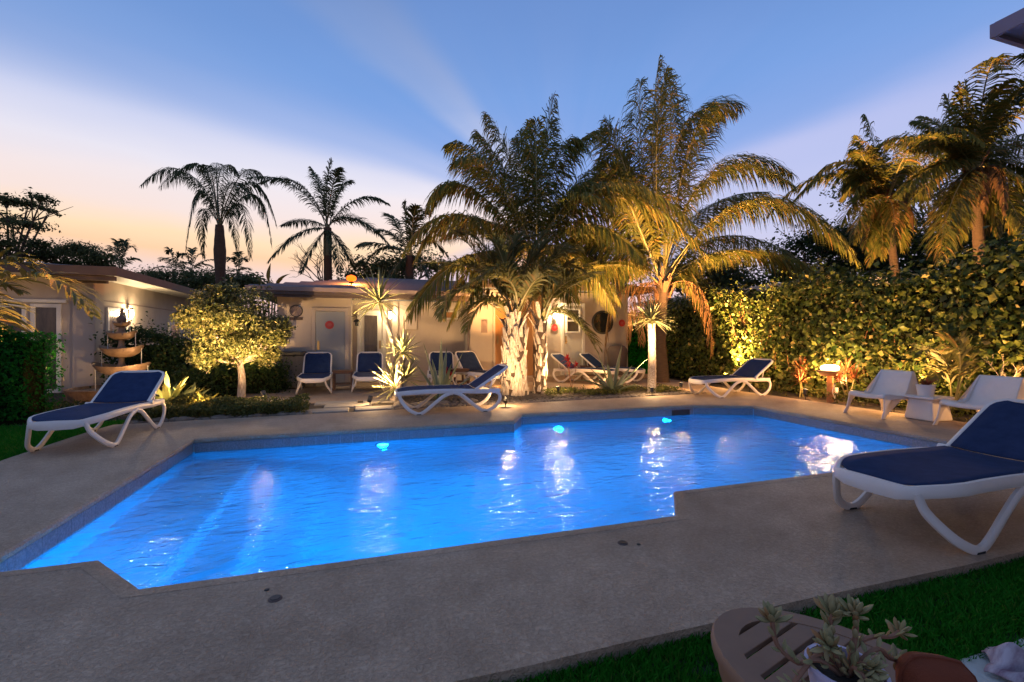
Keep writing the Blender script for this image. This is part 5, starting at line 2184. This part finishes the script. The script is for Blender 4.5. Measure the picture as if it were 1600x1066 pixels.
# ------------------------------------------------------------------ hedges
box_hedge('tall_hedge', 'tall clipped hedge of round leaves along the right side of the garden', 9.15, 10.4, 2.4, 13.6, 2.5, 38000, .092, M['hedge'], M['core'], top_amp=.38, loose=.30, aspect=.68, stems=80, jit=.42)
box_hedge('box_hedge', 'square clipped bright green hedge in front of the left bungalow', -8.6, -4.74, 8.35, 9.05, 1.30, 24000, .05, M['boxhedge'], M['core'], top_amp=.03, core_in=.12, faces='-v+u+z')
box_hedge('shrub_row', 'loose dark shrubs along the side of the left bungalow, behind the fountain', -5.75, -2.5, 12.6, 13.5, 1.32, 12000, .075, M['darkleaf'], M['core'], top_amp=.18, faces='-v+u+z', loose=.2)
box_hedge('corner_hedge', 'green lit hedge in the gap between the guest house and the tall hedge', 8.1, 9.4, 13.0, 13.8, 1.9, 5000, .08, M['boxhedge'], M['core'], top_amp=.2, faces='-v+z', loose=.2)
# little shrub under the round tree
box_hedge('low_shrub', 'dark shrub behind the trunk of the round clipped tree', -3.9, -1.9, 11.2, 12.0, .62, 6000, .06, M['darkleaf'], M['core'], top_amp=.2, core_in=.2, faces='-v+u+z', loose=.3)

# ------------------------------------------------------------------ ground cover, pebbles, grass
def scatter_leaves(name, label, n, fpos, size, mat, kind='stuff', aspect=.4):
    P, Nn = fpos(n)
    V, F = leaf_arrays(P, Nn, size, aspect)
    o = mesh_np(name, V, F, mat)
    return tag(o, label, None, None, kind)


def cover_left(n):
    u = RNG.uniform(-3.3, -.95, n)
    v = RNG.uniform(7.95, 9.2, n)
    keep = v < 9.3 - .35 * (u + 3.3)
    u, v = u[keep], v[keep]
    h = .16 + .16 * (np.sin(u * 5) * np.cos(v * 6) * .5 + .5) * np.clip((v - 7.8) / .4, .3, 1)
    z = RNG.uniform(0, 1, len(u)) ** .6 * h - .03
    return np.stack([u, v, z], -1), RNG.normal(0, .7, (len(u), 3)) + np.array([0, -.3, .7])


scatter_leaves('ground_cover', 'low green ground cover filling the bed left of the stepping stones', 20000, cover_left, .05, M['cover'])


def cover_mid(n):
    u = RNG.uniform(3.6, 6.9, n)
    v = RNG.uniform(8.7, 9.7, n)
    m = np.sin(u * 4 + 1) * np.cos(v * 5) + RNG.uniform(-.5, .5, n) > 0
    u, v = u[m], v[m]
    z = RNG.uniform(0, 1, len(u)) ** .6 * .13 - .03
    return np.stack([u, v, z], -1), RNG.normal(0, .7, (len(u), 3)) + np.array([0, -.3, .7])


scatter_leaves('ground_cover', 'low plants in the bed around the big agave', 7000, cover_mid, .055, M['cover'])


def cover_right(n):
    u = RNG.uniform(8.5, 9.3, n)
    v = RNG.uniform(3.5, 8.6, n)
    m = np.sin(u * 6 + 1) * np.cos(v * 4) + RNG.uniform(-.6, .3, n) > 0
    u, v = u[m], v[m]
    z = RNG.uniform(0, 1, len(u)) ** .6 * .2 - .03
    return np.stack([u, v, z], -1), RNG.normal(0, .7, (len(u), 3)) + np.array([-.4, 0, .6])


scatter_leaves('ground_cover', 'low leafy undergrowth at the foot of the tall hedge', 5000, cover_right, .06, M['cover'])


def cover_side(n):
    u = RNG.uniform(-6.0, -3.6, n)
    v = RNG.uniform(8.3, 10.8, n)
    m = np.sin(u * 3 + 1) * np.cos(v * 3) + RNG.uniform(-.6, .2, n) > .1
    u, v = u[m], v[m]
    z = RNG.uniform(0, 1, len(u)) ** .6 * .16 - .03
    return np.stack([u, v, z], -1), RNG.normal(0, .7, (len(u), 3)) + np.array([0, -.3, .7])


scatter_leaves('ground_cover', 'patchy low plants between the square hedge and the fountain', 9000, cover_side, .055, M['darkleaf'])

# rounded pebbles: one stone shape stretched many ways, joined
def pebbles(name, n, fuv, r0, r1, mat, z=-.02):
    bm = bmesh.new()
    bmesh.ops.create_icosphere(bm, subdivisions=1, radius=1)
    BV = np.array([v.co[:] for v in bm.verts])
    BF = np.array([[v.index for v in f.verts] for f in bm.faces])
    bm.free()
    uv = fuv(n)
    n = len(uv)
    r = RNG.uniform(r0, r1, n)
    a = RNG.uniform(0, 6.3, n)
    sc = np.stack([r * RNG.uniform(.8, 1.4, n), r, r * RNG.uniform(.45, .75, n)], -1)
    V = BV[None] * sc[:, None]
    ca, sa = np.cos(a)[:, None], np.sin(a)[:, None]
    V = np.stack([V[..., 0] * ca - V[..., 1] * sa, V[..., 0] * sa + V[..., 1] * ca, V[..., 2]], -1)
    V += np.concatenate([uv, (z + r * .25)[:, None]], 1)[:, None]
    F = (BF[None] + (np.arange(n) * len(BV))[:, None, None]).reshape(-1, 3)
    return V.reshape(-1, 3), F


def bed_edge(n):
    u = RNG.uniform(-3.3, 7.2, n)
    v = 7.80 + .052 * (u + 3.4) + np.abs(RNG.normal(0, .16, n)) + .06
    m = ~((u > -1.2) & (u < .45))
    return np.stack([u[m], v[m]], -1)


V, F = pebbles('pebbles', 2600, bed_edge, .018, .045, M['pebble'])
tag(mesh_np('pebbles', V, F, M['pebble'], smooth=True), 'brown pebbles edging the planting bed along the deck', None, None, 'stuff')
bed = bpy.data.objects['garden_bed']
V, F = pebbles('bark_chips', 5200, lambda n: np.stack([RNG.uniform(.5, 7.2, n), RNG.uniform(8.3, 9.85, n)], -1), .014, .04, M['soil'])
tag(mesh_np('bark_chips', V, F, M['bark']), 'bark chips covering the planting bed under the palms', None, None, 'stuff')
stone_me = None
for k in range(46):
    if k < 26:
        u = .45 + 1.6 * random.random() ** 1.3
        v = 8.0 + .052 * (u + 3.4) + random.uniform(0, .5)
    else:
        u = random.uniform(-3.2, -.9)
        v = 7.86 + .052 * (u + 3.4) + random.uniform(0, .12)
    if stone_me is None:
        bm = bmesh.new()
        bmesh.ops.create_icosphere(bm, subdivisions=2, radius=1)
        for vv_ in bm.verts:
            c = vv_.co
            vv_.co = c * (1 + .12 * math.sin(c.x * 3 + c.y * 2) + .08 * math.cos(c.z * 4 + c.x))
        stone_me = bpy.data.meshes.new('garden_stone')
        bm.to_mesh(stone_me)
        bm.free()
        stone_me.materials.append(M['pebble'])
        stone_me.shade_smooth()
    o = link(stone_me, 'garden_stone', bed, (u, v, .0), (0, 0, random.uniform(0, 6)))
    r = random.uniform(.05, .10)
    o.scale = (r * random.uniform(1, 1.6), r, r * .55)


def grass(label, n, fuv, h0, h1, mat=None):
    uv = fuv(n)
    n = len(uv)
    h = RNG.uniform(h0, h1, n)
    a = RNG.uniform(0, 6.3, n)
    ln = RNG.normal(0, .35, (n, 2)) * h[:, None]
    w = .0035 + .25 * h * .1
    s = np.stack([np.cos(a) * w, np.sin(a) * w], -1)
    z0 = np.full((n, 1), -.065)
    V = np.stack([np.concatenate([uv - s, z0], 1), np.concatenate([uv + s, z0], 1), np.concatenate([uv + s * .6 + ln * .5, z0 + h[:, None] * .6], 1), np.concatenate([uv + ln * 1.2, z0 + h[:, None]], 1)], 1).reshape(-1, 3)
    i = np.arange(n)[:, None] * 4
    F = np.concatenate([i + np.array([[0, 1, 2]]), i + np.array([[0, 2, 3]])], 1).reshape(-1, 3)
    return tag(mesh_np('grass', V, F, mat or M['grass']), label, None, None, 'stuff')


def g_front(n):
    u = RNG.uniform(-.9, 5.5, n)
    v = RNG.uniform(1.15, 1.60, n) + RNG.normal(0, .012, n)
    m = np.sin(u * 9) * np.cos(v * 23 + u * 4) + RNG.normal(0, .5, n) > -.75
    u, v = u[m], v[m]
    return np.stack([u, v], -1)


grass('short green grass between the deck and the pale paving', 70000, g_front, .02, .05)
grass('grass beside the lounger left of the deck', 42000, lambda n: np.stack([-3.44 - np.abs(RNG.normal(0, 1.6, n)), RNG.uniform(4.4, 8.3, n)], -1), .03, .08)

# ------------------------------------------------------------------ left hand frond palm (trunk outside the frame)
p = AD(-170, 600, 7.6)
p.z = 0
c = AD(-140, 540, 7.6)
t = thing('feather_palm', 'palm at the left edge, its lit frond arching in front of the bungalow', 'palm', p)
palm_trunk(t, [p + Vector((0, 0, -.1)), (p + c) * .5, c], [.12, .1, .09], M['palmbark'])
for m_, tp, dd in (((28, 434), (142, 490), -.4), ((-30, 420), (62, 428), .5), ((-70, 440), (30, 455), .2), ((-40, 470), (20, 560), -.2), ((-200, 400), (-260, 400), 0), ((-160, 350), (-180, 250), .4)):
    frond(t, c, AD(m_[0], m_[1], 7.6 + dd * .5), AD(tp[0], tp[1], 7.6 + dd), n=40, L=.62, w=.055, droop=.7, rr=.024, mats=[M['pindo'], M['rachis']], start=.2, vee=.5, a0=66, a1=30)
garden_spot('spotlight behind the square hedge under the palm frond at the left edge', (-5.75, 9.6, 0), AD(60, 450, 7.4), 150, angle=110)

# small palm between the white chairs and the hedge
p = GP(1508, 612)
p = Vector((8.75, 4.75, 0))
dpt = p.x * SY + p.y * CY
t = thing('small_palm', 'small young palm between the white chairs and the tall hedge', 'palm', p)
for m_, tp in (((1475, 560), (1432, 552)), ((1500, 560), (1478, 522)), ((1540, 560), (1605, 532)), ((1515, 560), (1535, 515)), ((1552, 575), (1620, 575)), ((1480, 585), (1452, 596))):
    frond(t, p + Vector((0, 0, .05)), AD(m_[0], m_[1], dpt), AD(tp[0], tp[1], dpt + random.uniform(-.4, .3)), n=30, L=.36, w=.034, droop=.5, rr=.014, mats=[M['pindo'], M['rachis']], start=.3, vee=.4, a0=58, a1=30)
garden_spot('spotlight behind the white chairs, shining up the small palm and hedge', (8.40, 5.35, 0), (9.2, 5.2, 1.9), 70, angle=110)
garden_spot('spotlight at the hedge foot beside the far right lounger', (8.32, 8.3, 0), (9.25, 8.6, 2.1), 32, angle=110)
garden_spot('spotlight at the hedge foot behind the wooden post lamp', (8.55, 7.1, 0), (9.2, 7.0, 2.1), 60, angle=110)
garden_spot('spotlight at the hedge foot by the right edge of the view', (8.40, 3.5, 0), (9.2, 3.6, 1.9), 85, angle=110)

# bare branched shrub at the right edge
p = Vector((8.85, 4.05, 0))
t = thing('bare_shrub', 'pale bare branched shrub in front of the hedge at the right edge', 'shrub', p)
b = MB()


def twig(b, p, d, L, r, depth):
    q = p + d * L
    m = (p + q) * .5 + Vector((random.gauss(0, .04), random.gauss(0, .04), random.gauss(0, .02))) * L
    b.tube([p, m, q], [r, r * .8, r * .6], 5)
    if depth:
        for k in range(random.choice((2, 2, 3))):
            nd = (d + Vector((random.gauss(0, .55), random.gauss(0, .55), random.gauss(.12, .35)))).normalized()
            twig(b, q, nd, L * random.uniform(.55, .85), r * .6, depth - 1)


for k in range(5):
    twig(b, p + Vector((random.uniform(-.08, .08), random.uniform(-.1, .1), -.05)), Vector((random.gauss(0, .35), random.gauss(0, .4), 1)).normalized(), .38, .013, 3)
b.build('branches', M['boot'], t, origin=p, smooth=60)

# ------------------------------------------------------------------ background palms
SM = [M['silh'], M['greyrachis']]
D = 21
base = AD(346, 600, D)
base.z = 0
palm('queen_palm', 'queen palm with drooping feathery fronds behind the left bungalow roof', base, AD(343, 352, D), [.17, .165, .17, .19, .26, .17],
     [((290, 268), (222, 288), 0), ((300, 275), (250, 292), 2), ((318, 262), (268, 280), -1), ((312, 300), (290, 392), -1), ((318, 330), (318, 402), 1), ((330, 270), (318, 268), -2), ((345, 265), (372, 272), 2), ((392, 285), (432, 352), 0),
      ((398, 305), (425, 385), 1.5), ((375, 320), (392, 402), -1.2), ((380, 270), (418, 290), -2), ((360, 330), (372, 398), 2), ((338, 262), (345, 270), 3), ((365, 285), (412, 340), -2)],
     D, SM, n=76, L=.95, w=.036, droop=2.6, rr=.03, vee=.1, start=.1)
base = AD(513, 600, D)
base.z = 0
palm('royal_palm', 'royal palm with stiff spreading fronds behind the guest house roof', base, AD(512, 356, D), [.20, .19, .18, .17],
     [((511, 295), (517, 250), 0), ((502, 298), (486, 262), 1), ((530, 300), (548, 285), 1), ((470, 290), (405, 286), -1), ((458, 290), (388, 278), 1), ((468, 365), (420, 408), -1.5), ((478, 345), (440, 352), 1), ((558, 312), (606, 318), 0),
      ((548, 340), (600, 372), 1.5), ((560, 345), (618, 395), -1), ((535, 385), (555, 420), 1), ((490, 385), (470, 425), -1), ((525, 380), (530, 425), -2), ((520, 290), (532, 262), -2)],
     D, SM, n=76, L=.80, w=.045, droop=1.1, rr=.035, vee=.3, start=.1, shaft=(1.3, .18))
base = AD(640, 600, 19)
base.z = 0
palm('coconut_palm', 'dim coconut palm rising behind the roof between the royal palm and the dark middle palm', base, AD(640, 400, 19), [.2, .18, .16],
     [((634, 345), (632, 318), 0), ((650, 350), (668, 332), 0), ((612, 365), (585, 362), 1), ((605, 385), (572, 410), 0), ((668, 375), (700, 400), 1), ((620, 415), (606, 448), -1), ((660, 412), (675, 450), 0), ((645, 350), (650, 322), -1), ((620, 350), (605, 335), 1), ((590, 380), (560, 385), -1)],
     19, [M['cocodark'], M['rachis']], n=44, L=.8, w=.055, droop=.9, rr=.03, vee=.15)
for (px, py, dp, lb, pts) in ((272, 416, 26, 'small far palm low behind the left bungalow, left of the queen palm trunk', ((250, 408), (262, 396), (285, 404), (300, 414), (240, 420))),
                             (300, 414, 27, 'small far palm just left of the queen palm trunk', ((284, 402), (300, 395), (320, 402), (330, 416), (345, 410), (282, 420))),
                             (188, 412, 25, 'thin leaved far palm over the left bungalow roof', ((170, 392), (182, 384), (198, 384), (212, 392), (220, 408), (164, 404))),
                             (372, 418, 27, 'small far palm just right of the queen palm trunk', ((355, 408), (372, 400), (386, 408), (392, 422), (360, 424)))):
    base = AD(px, 560, dp)
    base.z = 0
    cx, cy = px, py + 8
    palm('far_palm', lb, base, AD(cx, cy, dp), [.12, .11, .10], [(((cx + tx) / 2, min(cy, ty) - 3), (tx, ty), random.uniform(-1, 1)) for tx, ty in pts], dp, SM, n=26, L=.55, w=.06, droop=.7, rr=.02, vee=.3)

# palms beyond the right hedge
D = 11.2
base = AD(1545, 560, D)
base.z = 0
palm('christmas_palm', 'tall palm beyond the hedge at the right with a lit pale crownshaft', base, AD(1522, 268, D), [.125, .12, .115, .11],
     [((1470, 230), (1388, 226), -.4), ((1475, 255), (1402, 300), -.6), ((1495, 205), (1478, 150), .5), ((1512, 195), (1508, 128), 0), ((1545, 190), (1604, 132), -.4), ((1570, 230), (1640, 210), .5), ((1575, 270), (1640, 330), -.3),
      ((1545, 300), (1560, 368), -.6), ((1490, 290), (1458, 350), -.7), ((1500, 310), (1505, 372), -.5), ((1475, 215), (1430, 190), .8), ((1580, 250), (1630, 270), .9), ((1535, 215), (1555, 150), .9), ((1560, 300), (1600, 380), .6)],
     D, CM, n=68, L=.72, w=.036, droop=1.6, rr=.022, vee=.25, shaft=(.75, .11), fibre=22, extra=6, dense=2)
D = 12.8
base = AD(1420, 560, D)
base.z = 0
palm('christmas_palm', 'shorter lit palm beyond the hedge, left of the tall right hand palm', base, AD(1385, 318, D), [.105, .10, .095, .09],
     [((1345, 285), (1318, 300), 0), ((1352, 262), (1332, 236), .4), ((1372, 265), (1362, 232), 0), ((1398, 270), (1420, 248), .5), ((1345, 310), (1315, 350), -.4), ((1365, 340), (1352, 388), -.5), ((1410, 310), (1432, 352), -.4), ((1400, 340), (1408, 392), .2), ((1425, 290), (1450, 310), .5), ((1360, 290), (1330, 280), .8)],
     D, CM, n=60, L=.70, w=.036, droop=1.6, rr=.02, vee=.25, shaft=(.5, .09), fibre=16, extra=6, dense=2)
D = 9.5
base = AD(1700, 560, D)
base.z = 0
palm('christmas_palm', 'palm outside the right edge whose frond tips enter the view near the top', base, AD(1690, 160, D), [.15, .14, .13],
     [((1640, 90), (1572, 98), 0), ((1640, 120), (1590, 160), .3), ((1650, 150), (1606, 240), .2), ((1720, 80), (1760, 60), 0), ((1740, 140), (1800, 200), 0), ((1680, 70), (1680, -20), 0), ((1730, 200), (1760, 280), .4)],
     D, [M['cocodark'], M['rachis']], n=44, L=.5, w=.045, droop=.9, rr=.022, vee=.35)
garden_spot('spotlight beyond the hedge shining up into the right hand palms', (10.75, 7.2, 0), AD(1470, 240, 11.5), 900, angle=62)

# ------------------------------------------------------------------ background trees
def blobset(px0, px1, py0, py1, d, n, r, jd=1.2):
    out = []
    for k in range(n):
        c = AD(random.uniform(px0, px1), random.uniform(py0, py1), d + random.uniform(-jd, jd))
        s = r * random.uniform(.7, 1.25)
        out.append((c, (s * 1.25, s * 1.1, s * .62)))
    return out


def far_tree(label, px, d, blobs, n, size, mat, r=.16, name='broadleaf_tree'):
    base = AD(px, 560, d)
    base.z = 0
    return leafy_tree(name, label, base, blobs, n, size, mat, r, group='trees beyond the garden', shell=.95, flat=1.3)


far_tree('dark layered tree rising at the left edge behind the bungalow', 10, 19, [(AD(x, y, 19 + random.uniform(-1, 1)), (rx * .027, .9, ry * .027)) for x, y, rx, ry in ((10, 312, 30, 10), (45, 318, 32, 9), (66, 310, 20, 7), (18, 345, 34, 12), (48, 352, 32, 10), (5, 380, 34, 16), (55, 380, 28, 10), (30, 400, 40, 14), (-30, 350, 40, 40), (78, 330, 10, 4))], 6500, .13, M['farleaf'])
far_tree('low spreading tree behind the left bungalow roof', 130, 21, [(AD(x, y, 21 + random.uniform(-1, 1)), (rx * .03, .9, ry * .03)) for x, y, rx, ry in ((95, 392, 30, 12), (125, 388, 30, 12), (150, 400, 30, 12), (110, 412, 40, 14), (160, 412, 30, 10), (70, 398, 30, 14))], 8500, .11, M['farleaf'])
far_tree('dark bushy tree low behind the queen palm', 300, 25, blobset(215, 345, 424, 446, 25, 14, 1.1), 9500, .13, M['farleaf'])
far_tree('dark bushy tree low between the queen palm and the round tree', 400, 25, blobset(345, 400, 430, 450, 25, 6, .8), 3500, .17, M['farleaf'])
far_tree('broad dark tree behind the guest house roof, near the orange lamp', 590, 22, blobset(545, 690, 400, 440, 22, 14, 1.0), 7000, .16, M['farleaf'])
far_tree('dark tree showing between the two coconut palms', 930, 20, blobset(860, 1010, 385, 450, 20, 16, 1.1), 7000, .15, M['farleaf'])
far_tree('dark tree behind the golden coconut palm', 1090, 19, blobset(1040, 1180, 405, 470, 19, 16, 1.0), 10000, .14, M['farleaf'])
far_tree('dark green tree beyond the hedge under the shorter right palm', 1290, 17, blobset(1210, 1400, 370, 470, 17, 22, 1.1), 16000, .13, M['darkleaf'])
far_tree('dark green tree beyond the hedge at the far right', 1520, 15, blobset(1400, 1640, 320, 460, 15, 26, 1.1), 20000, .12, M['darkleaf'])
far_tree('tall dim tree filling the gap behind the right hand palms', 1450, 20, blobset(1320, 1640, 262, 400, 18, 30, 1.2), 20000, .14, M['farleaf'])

# bird of paradise leaves above the round tree
p = AD(420, 560, 13.5)
p.z = 0
t = thing('bird_of_paradise', 'tall bird of paradise plant poking up behind the round tree', 'plant', p)
for x, y, dx in ((408, 420, -1), (420, 418, .1), (432, 424, 1), (426, 438, .6)):
    c = AD(x, y + 22, 13.5)
    palm_trunk(t, [p + Vector((0, 0, -.1)), (p + c) * .5, c], [.03, .025, .02], M['greyrachis'], name='stem')
    b = MB()
    strip_leaf(b, c, cr * dx * .7 + Vector((0, 0, 1)), .55, .22, .9, 5, .3, [.3, .9, 1, .8, .45, .05])
    b.build('leaf', M['farleaf'], t, origin=p)

# bare tree behind the guest house
p = AD(504, 560, 22)
p.z = 0
t = thing('bare_tree', 'bare leafless tree left of the royal palm trunk', 'tree', p)
b = MB()
c = AD(503, 440, 22)
b.tube([p, (p + c) * .5, c], [.12, .10, .07], 8)
b.build('trunk', M['bark'], t, origin=p)
b = MB()
random.seed(5)
for k in range(6):
    twig(b, c + Vector((0, 0, -.2 * k * .3)), (cr * random.uniform(-1, .35) + Vector((0, random.gauss(0, .3), random.uniform(.35, 1)))).normalized(), .85, .035, 3)
b.build('branches', M['bark'], t, origin=p)

# ------------------------------------------------------------------ remaining garden uplights
garden_spot('spotlight in the pebbles in front of the fat palm trunk', GP(790, 636), AD(808, 530, 10.0), 66, WHITE, angle=66)
garden_spot('spotlight right of the fat palm trunk, lighting the bed', GP(872, 616), AD(842, 470, 10.1), 62, WHITE, angle=80)
garden_spot('spotlight beside the golden coconut palm trunk', (7.0, 9.0, 0), AD(1085, 270, 12.0), 900, angle=62)
garden_spot('spotlight left of the golden coconut palm, aimed at its left fronds', (5.6, 10.3, 0), AD(930, 340, 12.0), 420, angle=70)
garden_spot('spotlight right of the golden coconut palm near the hedge, aimed at its long right fronds', (8.5, 9.3, 0), AD(1225, 310, 11.7), 800, angle=66)
garden_spot('spotlight behind the fat palm, shining up the dark middle coconut palm', (3.2, 11.0, 0), AD(780, 340, 12.0), 300, angle=80)
# green garden floodlight in the gap by the guest house
light_t = thing('green_floodlight', 'small green garden floodlight in the gap right of the guest house', 'garden light', (8.55, 12.2, 0))
b = MB()
b.bb((-.05, -.03, .03), (.05, .03, .11))
b.build('housing', M['black'], light_t, bevel=.005)
light('green_flood', 'SPOT', (8.55, 12.25, .12), 12, (.12, 1, .12), light_t, (8.7, 13.2, 1.0), 90, .6, .04)
